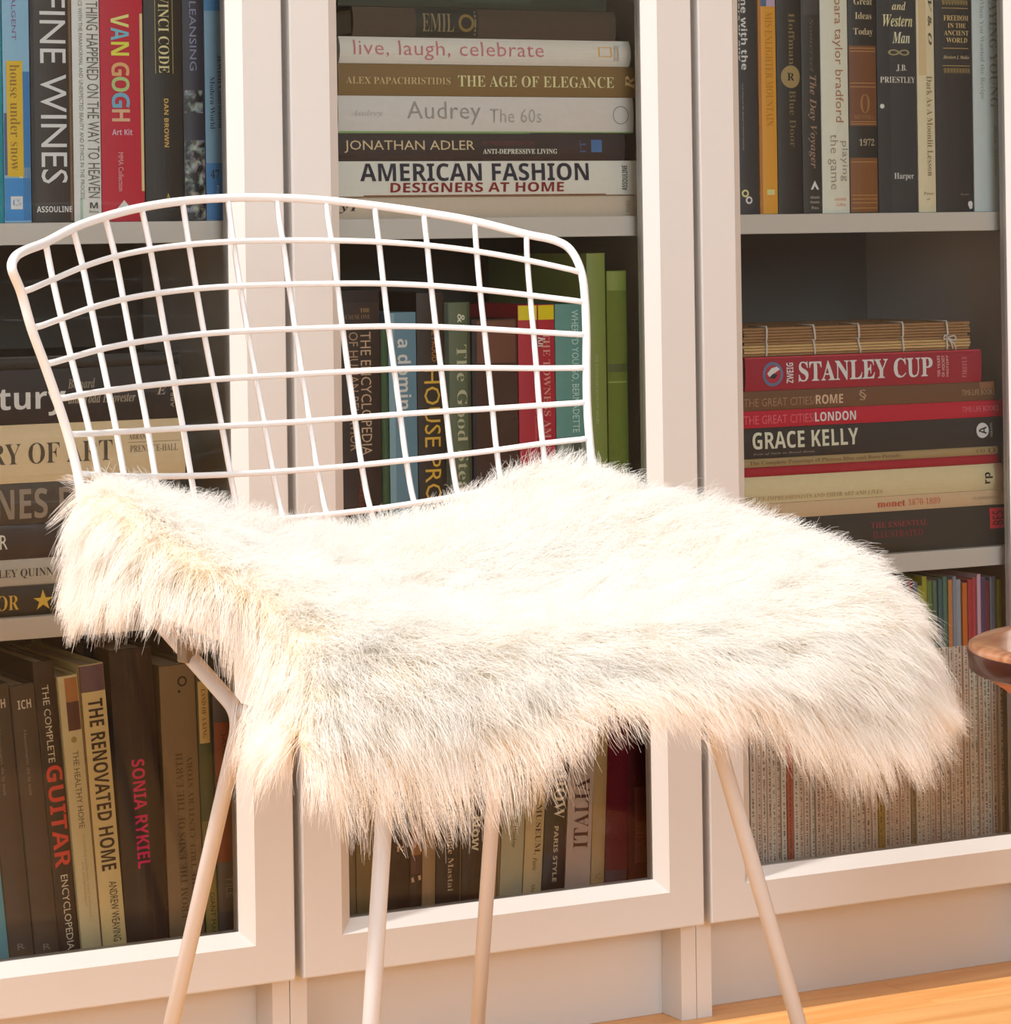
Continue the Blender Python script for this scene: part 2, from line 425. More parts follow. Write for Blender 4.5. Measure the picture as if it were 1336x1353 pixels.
def lying(name, label, group, xl, xr, zb, T, col, items=(), Y=0.040, D=0.20, r=0.0015, kind='paper', rough=0.45, hard=True, tilt=0.0, vr=None):
    """a book lying flat, spine out, from pixel column xl to xr; zb its underside"""
    pz = zb + T / 2
    def wx(x):
        # world x on plane Y at pixel column x and height pz
        lo, hi = at(x, 0, Y), at(x, 1353, Y)
        t = (pz - lo[2]) / (hi[2] - lo[2]); return (lo + t * (hi - lo))[0]
    x0, x1 = wx(xl), wx(xr)
    bk = Book(name, x1 - x0, T - 0.0003, D, col, r, kind, rough, hard)
    bk.root.location = (x0, Y, zb + 0.0001); bk.root.rotation_euler = (0, -math.radians(tilt), 0)
    X = lambda x: min(max(wx(x) - x0, 0.0006), x1 - x0 - 0.0006)
    for it in items:
        k = it[0]
        if k == 'T': _, st, u0, u1, c0, c1, cc, sty = it[:8]; bk.text(st, X(u0), X(u1), c0 * T, c1 * T, cc, sty, it[8] if len(it) > 8 else 'n')
        elif k == 'B': _, u0, u1, c0, c1, cc = it[:6]; bk.band(X(u0), X(u1), c0 * T, c1 * T, cc, it[6] if len(it) > 6 else 'colour_band', it[7] if len(it) > 7 else .00025)
        elif k == 'D': bk.disc(X(it[1]), it[2] * T, it[3] * T, it[4], off=it[5] if len(it) > 5 else .0004, r2=(it[6] * T if len(it) > 6 else 0))
        elif k == 'P': bk.poly([(X(u), c * T) for u, c in it[1]], it[2])
    tag(bk.root, label, 'book', group)
    return bk
def zrow(x, v, Y=0.040): return at(x, v, Y)[2]
def stack(group, xm, zs, bounds, rows, Y=0.040):
    """rows from the bottom of a pile upward; bounds are the pixel rows of the joints at column xm"""
    z = zs
    for k, rw in enumerate(rows):
        top = zrow(xm, bounds[k + 1], Y)
        name, label, xl, xr, col, items, kw = rw
        lying(name, label, group, xl, xr, z, top - z, col, items, Y=Y, **kw)
        z = top
    return z

S1, S2, S0 = 0.7255, 0.4053, ZB + 0.0165
GA = 'books standing on the upper left shelf'
standing('book', 'teal spine at the very left end of the upper left shelf', GA, -16, 3.5, 150, 0, S1, '2f8a96', L=.235)
standing('book', 'blue book with yellow title label reading house under snow', GA, 4, 39.8, 150, 0, S1, '86acc6', [
    ('B', 95, 292, .7, .99, '3f78ac'), ('B', 150, 232, .02, .2, '4a5c86'), ('B', 236, 292, .01, .99, '3d84c0'), ('B', 222, 236, .55, .97, 'c8c79a'),
    ('B', 81, 234, .12, .72, 'dfa92c', 'title_label', .0004),
    ('T', 'house under snow', 86, 226, .24, .60, '8a6a30', 'r'), ('T', 'V ALGENT', -18, 54, .34, .5, '7a5a80', 's'),
    ('B', 260, 277, .22, .66, 'd5dce2', 'publisher_mark', .0005), ('T', 'CS', 263, 273, .3, .6, '4a80b0', 'b', 'h')], L=.215, r=.001, hard=False)
standing('book', 'thick black book reading fine wines in tall white capitals', GA, 40.5, 95.4, 150, 0, S1, '3c332e', [
    ('B', 0, 292, .93, .995, '7a5f48', 'cover_edge'), ('B', 0, 292, .005, .08, '2c2726', 'cover_edge'),
    ('T', 'FINE WINES', -7, 243, .22, .86, 'e9e4dd', 's'), ('T', 'ASSOULINE', 273, 281, .10, .96, 'e4ddd4', 'b', 'h')], L=.285, D=.2)
standing('book', 'white book with two lines of narrow grey capitals, left of the red kit', GA, 96, 132.6, 150, 0, S1, 'd3d6c8', [
    ('T', 'AT PEACE WITH THE PARANORMAL AND UNEXPECTED BEAUTY AND ETHICS IN THE PROCESS', -20, 264, .22, .36, '77766c', 's'),
    ('T', 'NY THING HAPPENED ON THE WAY TO HEAVEN', -18, 262, .5, .95, '6a655c', 's'),
    ('T', 'M', 268, 276, .55, .85, '4b4742', 'b', 'h'), ('T', 'Below', 278, 282, .52, .88, '77736c', 's', 'h'), ('B', 262, 292, .2, .3, '9fb5a4')], L=.25, hard=False)
vg = [('B', 18, 253, .93, .995, 'd6b98a', 'page_edge')]
for ch, a, b, c in (('V', 19, 37, 'd9cf7a'), ('A', 37, 54, '6fa6b4'), ('N', 56, 74, 'e0c84e'), ('G', 83, 101, 'd99a6c'), ('O', 102, 122, '9fb17a'),
                    ('G', 123, 143, '6d9db4'), ('H', 145, 161, 'd0a082')):
    vg.append(('T', ch, a, b, .25, .67, c, 'b'))
vg += [('T', 'Art Kit', 171, 179, .25, .72, 'd9a6b4', 'b', 'h'), ('T', 'MMA Collection', 202, 253, .38, .50, 'd39a9c', 's'),
       ('P', [(265, .5), (277, .32), (277, .68)], 'e6d7d2')]
standing('book', 'red boxed kit with multicoloured capital letters on its spine', GA, 133, 190, 150, 0, S1, 'b01b33', vg, L=.26, r=.0006)
standing('book', 'black novel with gold-lined title band, right of the red kit', GA, 191, 241.6, 150, 0, S1, '2e2823', [
    ('B', 0, 98, .28, .74, '2a2210'), ('B', -20, 98, .27, .29, 'a08e58', 'gold_rule', .0004), ('B', -20, 98, .73, .75, 'a08e58', 'gold_rule', .0004),
    ('T', 'DA VINCI CODE', -34, 97, .36, .64, 'c2b88e', 'r'), ('T', 'DAN BROWN', 131, 195, .48, .60, 'bb9a58', 'b'),
    ('T', 'A', 256, 264, .5, .62, 'b09a4a', 'R', 'h')], L=.242, r=.002)
standing('book', 'dark jacketed book with a colourful jewelled picture low on its spine', GA, 242, 270.6, 150, 0, S1, '33313c', [
    ('B', 120, 150, .05, .9, '@mix', 'spine_picture'), ('B', 186, 291, .03, .97, '@mix', 'spine_picture'), ('T', 'CLEANSING', -12, 94, .3, .62, '7d7f96', 's')], L=.232)
standing('book', 'pale blue book at the right end of the upper left shelf', GA, 271, 296.5, 150, 0, S1, '7596ac', [
    ('B', -10, 15, .01, .99, '3e79a8'), ('B', 216, 292, .01, .99, '4179ac'), ('T', 'JEWISH Contribution', 73, 170, .62, .86, '2e3c52', 'r'),
    ('T', 'Modern World', 102, 171, .22, .46, '2e3c52', 'r'), ('T', '47', 225, 236, .2, .65, '2d3b3c', 'R', 'h'), ('T', 'Press', 246, 262, .5, .62, '9fb6cc', 's')], L=.235, hard=False)

GB = 'books piled flat on the upper middle shelf'
stack(GB, 640, S1, [285, 258.5, 212.5, 175.5, 127.5, 86, 51, 12, -24], [
    ('book', 'grey-beige book at the very bottom of the upper middle pile', 446, 841, 'b9ab9b', [('T', 'yT', 447, 475, .25, .7, '3c352e', 'i'), ('B', 445, 838, .93, .98, '8a6d50'),
        ('T', 'MARK', 826, 832, .2, .75, '8b8072', 's', 'h')], {'D': .25}),
    ('book', 'white book with navy and dark red capitals, second from the pile bottom', 445, 843, 'cfc8c0', [
        ('T', 'AMERICAN FASHION', 475, 777, .42, .93, '34313c', 'b'), ('T', 'DESIGNERS AT HOME', 515, 744, .10, .38, '7a2a26', 'b'),
        ('T', 'ASSOULINE', 821, 828, .12, .85, '4c4540', 'b', 'h'), ('B', 480, 800, .0, .03, '8a5a3c')], {'D': .25, 'r': .0012}),
    ('book', 'dark brown book with thin beige capitals, above the white fashion book', 445, 825, '3f3230', [
        ('T', 'JONATHAN ADLER', 454, 626, .28, .72, 'bcab8a', 's'), ('T', 'MY PRESCRIPTION FOR', 637, 705, .55, .70, '6e3c3c', 's'),
        ('T', 'ANTI-DEPRESSIVE LIVING', 637, 735, .24, .42, 'd6c9b8', 'R'), ('B', 780, 794, .3, .75, '4a6c9a', 'blue_emblem', .0004), ('T', 'IT', 765, 773, .3, .75, '4a5878', 's', 'h'),
        ('B', 446, 700, .965, .999, '6f8a5c')], {'D': .21}),
    ('book', 'pale grey book with faint grey lettering, in the middle of the pile', 446, 836, 'c4beba', [
        ('T', 'Audrey', 537, 634, .22, .85, '8f8985', 't'), ('T', 'The 60s', 646, 714, .28, .66, '9a9490', 't'), ('T', 'Audrey', 462, 504, .4, .6, 'aba5a0', 'i'),
        ('D', 819, .5, .26, '8d8884', .0004, .23), ('B', 446, 836, .0, .035, '86a06c')], {'D': .24}),
    ('book', 'olive brown book with cream serif capitals, under the pinkish white one', 446, 838, '7c6440', [
        ('T', 'ALEX PAPACHRISTIDIS', 456, 594, .36, .58, 'b5a078', 'r'), ('T', 'THE AGE OF ELEGANCE', 604, 810, .30, .66, 'd0bd92', 'r'),
        ('T', 'R', 825, 837, .25, .7, 'c0a878', 'i', 'h')], {'D': .22}),
    ('book', 'pinkish white book with thin pink lower-case title, third from the top', 447, 831, 'd8c6be', [
        ('T', 'live, laugh, celebrate', 465, 716, .14, .86, 'b07478', 't'),
        ('B', 788, 806, .36, .39, 'cda468', 'square_emblem', .0004), ('B', 788, 806, .71, .74, 'cda468', 'square_emblem', .0004),
        ('B', 788, 790, .38, .72, 'cda468', 'square_emblem', .0004), ('B', 804, 806, .38, .72, 'cda468', 'square_emblem', .0004),
        ('T', 'NATIONAL', 808, 811, .2, .8, '8b7a70', 's', 'h'), ('T', 'GEOGRAPHIC', 812, 815, .2, .8, '8b7a70', 's', 'h')], {'D': .21, 'r': .0035}),
    ('book', 'worn brown cloth book with dark gilt title patch, second from the top', 465, 812, '574c42', [
        ('B', 548, 630, .03, .97, '37352f', 'title_patch'), ('T', 'EMIL', 556, 598, .2, .8, '7d7257', 'r'), ('D', 614, .5, .3, '7c6a40', .0005, .2), ('B', 625, 627, .1, .9, '7d7257')],
        {'D': .19, 'kind': 'cloth', 'r': .003}),
    ('book', 'dark green book on the very top of the upper middle pile', 446, 800, '3a3f38', [('B', 600, 700, .2, .8, '424a40')], {'D': .2}),
])

GC = 'books standing on the upper right shelf'
standing('book', 'charcoal book reading home with the, at the left end of its shelf', GC, 976, 1001.8, 150, 0, S1, '3a3738', [
    ('T', 'at home with the', -50, 93, .14, .45, 'd9d2c8', 'b'), ('T', 'covers of any', -22, 82, .01, .11, 'c4bcb0', 'b'),
    ('T', 'and what to do about it every evening', 111, 199, .14, .22, 'a49c94', 's'), ('D', 256, .24, .17, 'c9c08c', .0004, .09), ('D', 265, .42, .17, 'd9d5c4', .0004, .09)], L=.24)
standing('book', 'orange-yellow book with a coloured patch at the top of its spine', GC, 1002.6, 1026.3, 150, 0, S1, 'cf9434', [
    ('T', 'MIS ENLIGHTER MOUNTAIN', 17, 167, .35, .78, 'a97826', 'r'), ('B', 0, 292, .0, .14, 'a86e22'), ('B', -20, 9, .02, .45, '4c6488'), ('B', -20, 9, .45, .98, 'b09cb4'),
    ('B', 251, 258, .35, .8, 'e5c98e', 'publisher_mark', .0004)], L=.22, hard=False)
standing('book', 'black book with a round golden medallion on its spine', GC, 1026.9, 1059, 150, 0, S1, '2c2722', [
    ('T', 'Hoffman', 18, 86, .46, .72, '7a6c48', 'r'), ('D', 102, .54, .40, '8f7d55', .0004), ('T', 'R', 97, 107, .38, .68, '2a241e', 'R', 'h'),
    ('T', 'Blue Door', 120, 195, .45, .72, '6f6346', 'r')], L=.235, r=.002)
standing('book', 'dark grey book with small white triangle near its foot', GC, 1059.6, 1084.6, 150, 0, S1, '33302c', [
    ('T', 'The Day Voyager', 100, 223, .28, .74, '8d7666', 'i'), ('T', 'Somerset', 24, 96, .4, .62, '5c544c', 'i'), ('B', -20, 20, .1, .9, '46423e'),
    ('P', [(239, .56), (251, .34), (251, .45), (246, .56), (251, .68), (251, .80)], 'e0d8cc'),
    ('T', 'Atlantic', 259, 263, .3, .85, 'a8a098', 'r', 'h'), ('T', 'Monthly', 266, 270, .3, .85, 'a8a098', 'r', 'h'), ('T', 'Press', 273, 277, .38, .78, 'a8a098', 'r', 'h')], L=.238)
standing('book', 'white novel with brown lower-case author name down its spine', GC, 1085, 1121.2, 150, 0, S1, 'd5cabd', [
    ('T', 'barbara taylor bradford', -28, 162, .38, .78, '9b7257', 's'), ('T', 'playing', 187, 240, .62, .95, '8f857a', 't'), ('T', 'the game', 178, 251, .18, .55, '8f857a', 't'),
    ('T', 'HARPER', 262, 266, .4, .85, 'c98a80', 's', 'h'), ('T', 'Collins', 268, 273, .45, .8, 'c98a80', 's', 'h')], L=.243, r=.0025)
b6 = [('B', 61, 167, .01, .99, '6e4424', 'brown_panel'), ('B', 209, 281, .01, .99, '7a4e22', 'brown_panel'), ('T', 'Great', -2, 7, .18, .85, 'b9ac90', 'r', 'h'), ('T', 'Ideas', 17, 26, .22, .82, 'b9ac90', 'r', 'h'),
      ('T', 'Today', 38, 49, .16, .86, 'b9ac90', 'r', 'h'), ('T', '1972', 184, 193, .30, .86, 'a99f88', 'r', 'h'), ('T', 'O', 125, 150, .35, .7, '8f683c', 'r', 'h'), ('T', 'BRITANNICA', 152, 158, .15, .85, '8f683c', 'r', 'h')]
for v in (64, 68, 110, 115, 161, 164, 214, 258, 263, 268, 275): b6.append(('B', v, v + .8, .04, .96, 'b58a50', 'gilt_line', .0005))
standing('book', 'black book with two tooled brown panels and the year 1972', GC, 1121.7, 1158.6, 150, 0, S1, '27231f', b6, L=.246, r=.0025)
standing('book', 'thick black book with cream lettering for western man', GC, 1159.5, 1211.6, 150, 0, S1, '36363a', [
    ('T', 'and', 3, 14, .36, .72, 'c9bd9c', 'i', 'h'), ('T', 'Western', 20, 36, .14, .90, 'cfc09a', 'i', 'h'), ('T', 'Man', 43, 58, .36, .82, 'd2c7ac', 'i', 'h'),
    ('T', '∞', 66, 74, .25, .8, '8f8660', 's', 'h'), ('T', 'J.B.', 86, 95, .45, .72, 'cfc8bc', 'r', 'h'), ('T', 'PRIESTLEY', 102, 110, .06, .95, 'cfc8bc', 'r', 'h'),
    ('T', 'Harper', 229, 239, .36, .88, 'd9cfc4', 'r', 'h'), ('B', 0, 292, .0, .3, '29282a'), ('D', 141, .1, .05, 'e0dcd8')], L=.24, r=.0025)
standing('book', 'cream book with a column of small dark letters, between two black books', GC, 1212.2, 1235.4, 150, 0, S1, 'cfc1a4', [
    ('T', 'Dark As A Moonlit Lesson', 101, 233, .48, .82, '7d6b4e', 'r'), ('T', 'V & O', 0, 60, .62, .86, '4f4838', 'i'), ('B', 0, 100, .1, .5, 'c2ae88'),
    ('T', 'Press', 254, 258, .25, .8, '8d7c60', 'r', 'h'), ('T', 'of', 262, 265, .4, .6, '8d7c60', 'r', 'h')], L=.225, hard=False)
b9 = [('T', 'FREEDOM', 21, 28, .22, .9, 'bca878', 'r', 'h'), ('T', 'IN THE', 31.5, 37.5, .32, .82, 'bca878', 'r', 'h'), ('T', 'ANCIENT', 41, 47.5, .22, .9, 'bca878', 'r', 'h'),
      ('T', 'WORLD', 50.5, 57, .28, .86, 'bca878', 'r', 'h'), ('T', 'Herbert J. Muller', 74, 79, .2, .92, 'b0a080', 'i', 'h'), ('T', 'Harper', 256, 259, .6, .85, '8f8470', 'r', 'h'),
      ('B', 11, 12, .18, .9, 'a08c58', 'gilt_line'), ('B', 64, 65, .2, .9, 'a08c58', 'gilt_line'), ('B', 87, 88, .18, .94, 'a08c58', 'gilt_line'),
      ('T', 'WWWWWWWWW', 1, 8, .18, .9, 'a08c58', 'r', 'h'), ('T', 'WWWWWWWWW', 91, 98, .2, .94, 'a08c58', 'r', 'h'),
      ('P', [(267, .82), (266, .9), (269, .95), (276, .93), (277, .86), (271, .8)], 'ddd6cc')]
standing('book', 'black book with four short lines of gold capitals and gold rules', GC, 1236, 1285.2, 150, 0, S1, '2d2826', b9, L=.238, r=.0025)
standing('book', 'pale blue-grey book at the right end of the upper right shelf', GC, 1285.8, 1326, 150, 0, S1, 'b4bdbe', [
    ('T', 'STAYING YOUNG', -20, 143, .50, .78, '858a86', 'r'), ('T', 'and When You Wanted the Recipe', -20, 132, .18, .34, '8c9088', 'r'),
    ('T', 'Jack Nelson', 165, 232, .6, .72, '93968c', 'i'), ('T', 'A', 250, 262, .7, .85, '8a8c84', 'r', 'h')], L=.232, r=.003)

GD = 'books standing on the middle shelf behind the chair back'
standing('book', 'dark brown reference book at the left end, behind the wire mesh', GD, 448.5, 502.6, 500, 384, S2, '3a2c28', [
    ('T', 'THE ENCYCLOPEDIA', 439, 602, .50, .76, 'b9a288', 's'), ('T', 'OF HUMAN BEHAVIOR', 439, 596, .22, .44, 'a58c74', 's'),
    ('T', 'THE', 408, 413, .5, .75, 'a88e60', 'r', 'h'), ('T', 'CAUSE ONE', 416, 422, .15, .75, '8a745a', 'r', 'h'), ('T', 'PRESS', 640, 670, .42, .52, '8a3c34', 's'),
    ('B', 384, 400, .02, .98, '2a1e1e')], D=.19)
standing('book', 'thin dark green book beside the brown reference book', GD, 503, 512.8, 500, 432, S2, '3f5a3c', [], D=.14, hard=False)
standing('book', 'sky blue book with white lettering, seen through the mesh', GD, 513.4, 550.6, 500, 413, S2, '66879a', [
    ('T', 'a domin', 448, 541, .3, .78, 'c9ced0', 'b'), ('B', 413, 700, .0, .2, '7fa0ae')], D=.15)
standing('book', 'dark brown book with large golden capitals house', GD, 551.2, 587, 500, 387, S2, '352a22', [
    ('T', 'SOMEONE PROUD', 400, 478, .52, .70, 'b57a2c', 's'), ('T', 'HOUSE PROUD', 488, 712, .22, .82, 'd0a042', 's')], D=.18)
standing('book', 'grey-green book with pale serif title, next to the golden lettering', GD, 587.6, 622, 500, 400, S2, '5d6650', [
    ('T', '&', 415, 427, .45, .75, 'cfc8b0', 'R'), ('T', 'The Good Stea', 456, 650, .40, .82, 'a9a88e', 'r'), ('B', 400, 700, .0, .14, '3c4438'), ('B', 400, 700, .86, .99, '4a5040')], D=.16, r=.003)
standing('book', 'thick plain russet-brown book left of the red one', GD, 624, 684, 500, 422, S2, '4e3a32', [('B', 424, 480, .1, .96, '6a4434'), ('B', 424, 700, .0, .07, '22242c')], D=.18, kind='cloth')
standing('book', 'red book with a bright yellow band at the top', GD, 685, 733.4, 500, 403, S2, 'a32436', [
    ('B', 403, 423, .01, .99, 'e0b810', 'yellow_band'), ('T', 'THE TOWNESS AM', 440, 580, .66, .86, 'c98a80', 'r'), ('T', 'A Novel of the Country', 475, 590, .38, .48, 'c06a6a', 's'),
    ('T', 'Kn', 445, 459, .52, .72, 'd8cfc0', 'i'), ('B', 403, 700, .5, .54, '7e1a2a')], D=.15)
standing('book', 'teal book with pale narrow capitals, right of the red one', GD, 734, 776, 500, 402, S2, '5d8a84', [
    ('T', "WHERE'D YOU GO, BERNADETTE", 410, 572, .46, .72, 'a9c2bb', 's'), ('B', 578, 700, .02, .98, '7d8478'), ('D', 590, .6, .16, '4a4c46')], D=.14)
standing('book', 'tall yellow-green book standing behind the teal spine', GD, 734, 775.5, 500, 335, S2, '5a6a2a', [], Y=.185, D=.08)
standing('book', 'tall olive green book beside the right rim of the chair back', GD, 777, 801.5, 500, 335, S2, '788344', [
    ('T', 'THE GARDENERS BOOK OF HOURS', 469, 560, .35, .5, 'a0a46c', 's')], D=.19)
standing('book', 'shorter mottled green book, last one on the middle shelf', GD, 803, 829.5, 500, 358, S2, '687434', [
    ('B', 358, 384, .02, .98, '7c8840'), ('B', 481, 492, .02, .98, '4c5628'), ('B', 504, 506, .02, .98, '8c964c')], D=.17, kind='cloth', r=.003)

GE = 'books piled flat on the middle left shelf'
stack(GE, 37, S2, [815, 774, 738, 692, 638, 560.5, 488, 471], [
    ('book', 'black book with gold capitals and a gold star, lowest left of the fur', -150, 240, '332c24', [
        ('T', 'DECOR', -48, 24, .22, .72, 'c8a450', 'r'), ('T', '★', 43, 69, .18, .85, 'd2a64a', 's')], {}),
    ('book', 'light grey book with dark serif capitals, second from the bottom', -150, 246, 'aca59c', [('T', 'DUDLEY QUINN', -32, 69, .28, .64, '4c463e', 'r'), ('B', 0, 246, .0, .04, '7a746c')], {}),
    ('book', 'dark brown book with one thin white letter showing, left of the fur', -150, 236, '40332d', [('T', 'INTERIOR', -72, 9, .3, .72, 'cfc5ba', 's')], {}),
    ('book', 'dark grey-brown book with very large grey capitals', -150, 238, '4c4239', [('T', 'TINES FI', -46, 108, .12, .86, '8b7f72', 'b')], {}),
    ('book', 'thick cream art history book with black serif capitals', -150, 244, 'cbb897', [
        ('T', 'HISTORY OF ART', -118, 147, .32, .68, '544a3c', 'r'), ('T', 'ABRAMS', 169, 196, .66, .76, '7a6c58', 'r'), ('T', 'PRENTICE-HALL', 170, 233, .44, .56, '7a6c58', 'r'),
        ('B', 168, 236, .605, .615, '8c7d66')], {'D': .24, 'r': .003}),
    ('book', 'black book with bold white lettering ending in tury', -150, 240, '2d2321', [
        ('T', 'Century', -84, 86, .14, .68, 'd8d6c8', 'b'), ('T', 'Bernard', 89, 125, .62, .80, '8d8478', 'i'), ('T', 'and Todd Hoovester', 89, 178, .34, .52, '9b9284', 'i'),
        ('T', 'ABRAMS', 224, 229, .2, .8, '9b9284', 's', 'h'), ('T', 'E', 206, 218, .45, .6, 'a49a8c', 'i')], {'D': .24}),
    ('book', 'thin dark book on top of the middle left pile', -150, 236, '312d29', [('B', -20, 100, .9, .98, '5c554c')], {}),  # the pale line near its top edge is a painted highlight
])

GF = 'books piled flat on the middle right shelf'
zt = stack(GF, 1150, S2, [734, 677.5, 657, 621.5, 609.5, 598, 558.5, 536, 510.5, 466.5], [
    ('book', 'dark book with dull red capitals and red square seal, bottom of the pile', 982, 1331, '3a322a', [
        ('T', 'THE ESSENTIAL', 1150, 1225, .62, .76, '8a3a40', 'r'), ('T', 'ILLUSTRATED', 1152, 1218, .38, .54, '7a3038', 'r'),
        ('B', 1307, 1328, .42, .92, 'c8323a', 'red_seal', .0004), ('T', 'BES', 1310, 1325, .5, .85, '7a1a20', 'b', 'h')], {'D': .24}),
    ('book', 'beige book with small red title monet and its years', 982, 1331, 'c2a888', [
        ('T', 'monet', 1158, 1195, .30, .72, 'b0503c', 'R'), ('T', '1870-1889', 1199, 1241, .32, .74, 'b86850', 'r'), ('T', 'FLAMMARION', 1285, 1319, .4, .6, 'a08c70', 's')], {'D': .24}),
    ('book', 'thick cream book with worn edges and a small black monogram', 982, 1324, 'd6bd98', [
        ('T', 'OF THE IMPRESSIONISTS AND THEIR ART AND LIVES', 984, 1164, .12, .28, 'a38c68', 'r'), ('T', 'rp', 1299, 1309, .25, .68, '2f261e', 'b', 'h'),
        ('B', 1312, 1323, .05, .95, 'bfa98a')], {'D': .25, 'r': .003}),
    ('book', 'thin crimson book just above the thick cream one', 982, 1319, '9c1a2c', [], {'hard': False}),
    ('book', 'thin beige book with small brown serif title, under the black one', 982, 1318, 'a08a64', [
        ('T', 'The Complete Paintings of Picasso Blue and Rose Periods', 989, 1189, .2, .72, '6c5638', 'r'), ('T', 'CO', 1289, 1300, .3, .7, '6c5638', 'r'), ('T', 'O', 1304, 1314, .25, .78, '7a5030', 'R')], {'hard': False}),
    ('book', 'black book with cream condensed capitals and a round white emblem', 981, 1326, '332c2a', [
        ('T', 'GRACE KELLY', 993, 1133, .30, .86, 'cfc2b0', 'b'), ('D', 1297, .55, .26, 'd6cec4', .0004), ('T', 'A', 1292, 1302, .42, .68, '2c2624', 'b', 'h'),
        ('T', 'Icon of Style to Royal Bride', 994, 1076, .10, .18, '8f8478', 'i'), ('T', 'ABRAMS', 1307, 1310, .3, .8, '9a9088', 's', 'h')], {'D': .24}),
    ('book', 'bright crimson travel book with white capitals london', 981, 1327, 'b01534', [
        ('T', 'THE GREAT CITIES/', 981, 1076, .22, .72, 'd0606c', 's'), ('T', 'LONDON', 1076, 1130, .22, .76, 'e2cfc8', 'b'), ('T', 'TIME-LIFE BOOKS', 1270, 1318, .35, .68, 'cf6a74', 's')], {'r': .001}),
    ('book', 'brown travel book with pale capitals rome', 981, 1314, '6c4c34', [
        ('T', 'THE GREAT CITIES/', 981, 1076, .2, .62, '94765c', 's'), ('T', 'ROME', 1077, 1113, .2, .68, 'bfa68c', 'b'), ('T', 'TIME-LIFE BOOKS', 1270, 1313, .3, .6, 'a08468', 's'),
        ('T', '§', 1134, 1144, .3, .85, 'a58a70', 'i'), ('B', 1294, 1313, .62, .98, '8f6248')], {'r': .001}),
    ('book', 'dark red hockey book with bold white slab capitals and round crest', 984, 1296, '962134', [
        ('D', 1020, .48, .36, '5d6e8c', .0004), ('D', 1020, .48, .27, 'a03040', .0006), ('P', [(1012, .50), (1018, .66), (1025, .70), (1029, .62), (1022, .52), (1015, .40)], 'd9d6d0'),
        ('P', [(1014, .38), (1020, .50), (1026, .46), (1022, .34)], '2c2c3c'),
        ('T', 'ZWEIG', 1038, 1047, .20, .80, 'd9cdc4', 'b', 'h'), ('T', 'STANLEY CUP', 1054, 1231, .22, .82, 'e9e2d8', 'R'),
        ('T', '100 YEARS', 1237, 1241, .2, .85, 'cf9a98', 'b', 'h'), ('T', 'OF HOCKEY', 1243, 1247, .2, .85, 'cf9a98', 'b', 'h'), ('T', 'HISTORY', 1249, 1252, .2, .85, 'cf9a98', 'b', 'h'),
        ('T', 'FIREFLY', 1270, 1276, .15, .8, 'bd7d80', 'r', 'h'), ('B', 984, 1294, .95, .985, 'b8404c')], {'D': .24}),
])
# two string-bound notebooks on top of that pile
M_KRAFT = mat('kraft_card', rgb('9c7650', 1.2), 0.85, 0.1, noise=0.14, nscale=260)
M_KRAFT2 = mat('kraft_pages', rgb('c9a673', 1.2), 0.85, 0.1, noise=0.12, nscale=300)
M_THREAD = mat('white_thread', rgb('e6ddd4'), 0.9, 0.1)
z = zt
for k, (v0, v1, lab) in enumerate(((466.5, 447.5, 'lower string-bound notebook with open page edges and a tied bow'),
                                   (447.5, 428.5, 'upper string-bound brown notebook topping the right pile'))):
    YY = 0.043; zt2 = zrow(1150, v1, YY); T = zt2 - z
    xw0, xw1 = at(982, v0 - 8, YY)[0], at(1283, v0 - 8, YY)[0]
    root = empty('notebook', (xw0, YY, z)); W = xw1 - xw0
    nl = 5
    for j in range(nl):
        h0, h1 = T * j / nl, T * (j + 1) / nl
        inset = random.uniform(0, .0022); m_ = M_KRAFT if (k == 1 or j in (0, nl - 1)) else M_KRAFT2
        box('cover' if j in (0, nl - 1) else 'page_gathering', (random.uniform(0, .002), inset, h0 + .0002), (W - random.uniform(0, .003), .15, h1 - .0002), m_, root, 0.0003)
    for xp in (1012.6, 1075, 1134, 1192.5, 1250.6):
        xa = at(xp, v0 - 8, YY)[0] - xw0
        dx = random.uniform(-.0012, .0022)
        tube('binding_thread', [(xa - dx, .03, T + .0008), (xa, .0, T + .0006), (xa, -.0009, T * .8), (xa + dx, -.0009, T * .2), (xa + dx, .0, .0004)], .0011, M_THREAD, root, 6)
    if k == 0:
        xa = at(1250, v0 - 8, YY)[0] - xw0
        for dx2, zz in ((-.004, T * .98), (.008, T * .9)):
            tube('bow_loop', rounded([(xa, -.002, T * .92), (xa + dx2, -.004, zz + .002), (xa + dx2 * 1.2, -.003, zz - .003), (xa, -.002, T * .85)], .002), .0008, M_THREAD, root, 6)
        tube('bow_end', [(xa, -.002, T * .9), (xa + .004, -.0035, T * .5), (xa + .006, -.003, T * .1)], .0008, M_THREAD, root, 6)
        tube('bow_end', [(xa + .001, -.002, T * .9), (xa + .007, -.0035, T * .45), (xa + .0095, -.003, T * .02)], .0008, M_THREAD, root, 6)
    tag(root, lab, 'notebook', 'string-bound notebooks')
    z = zt2

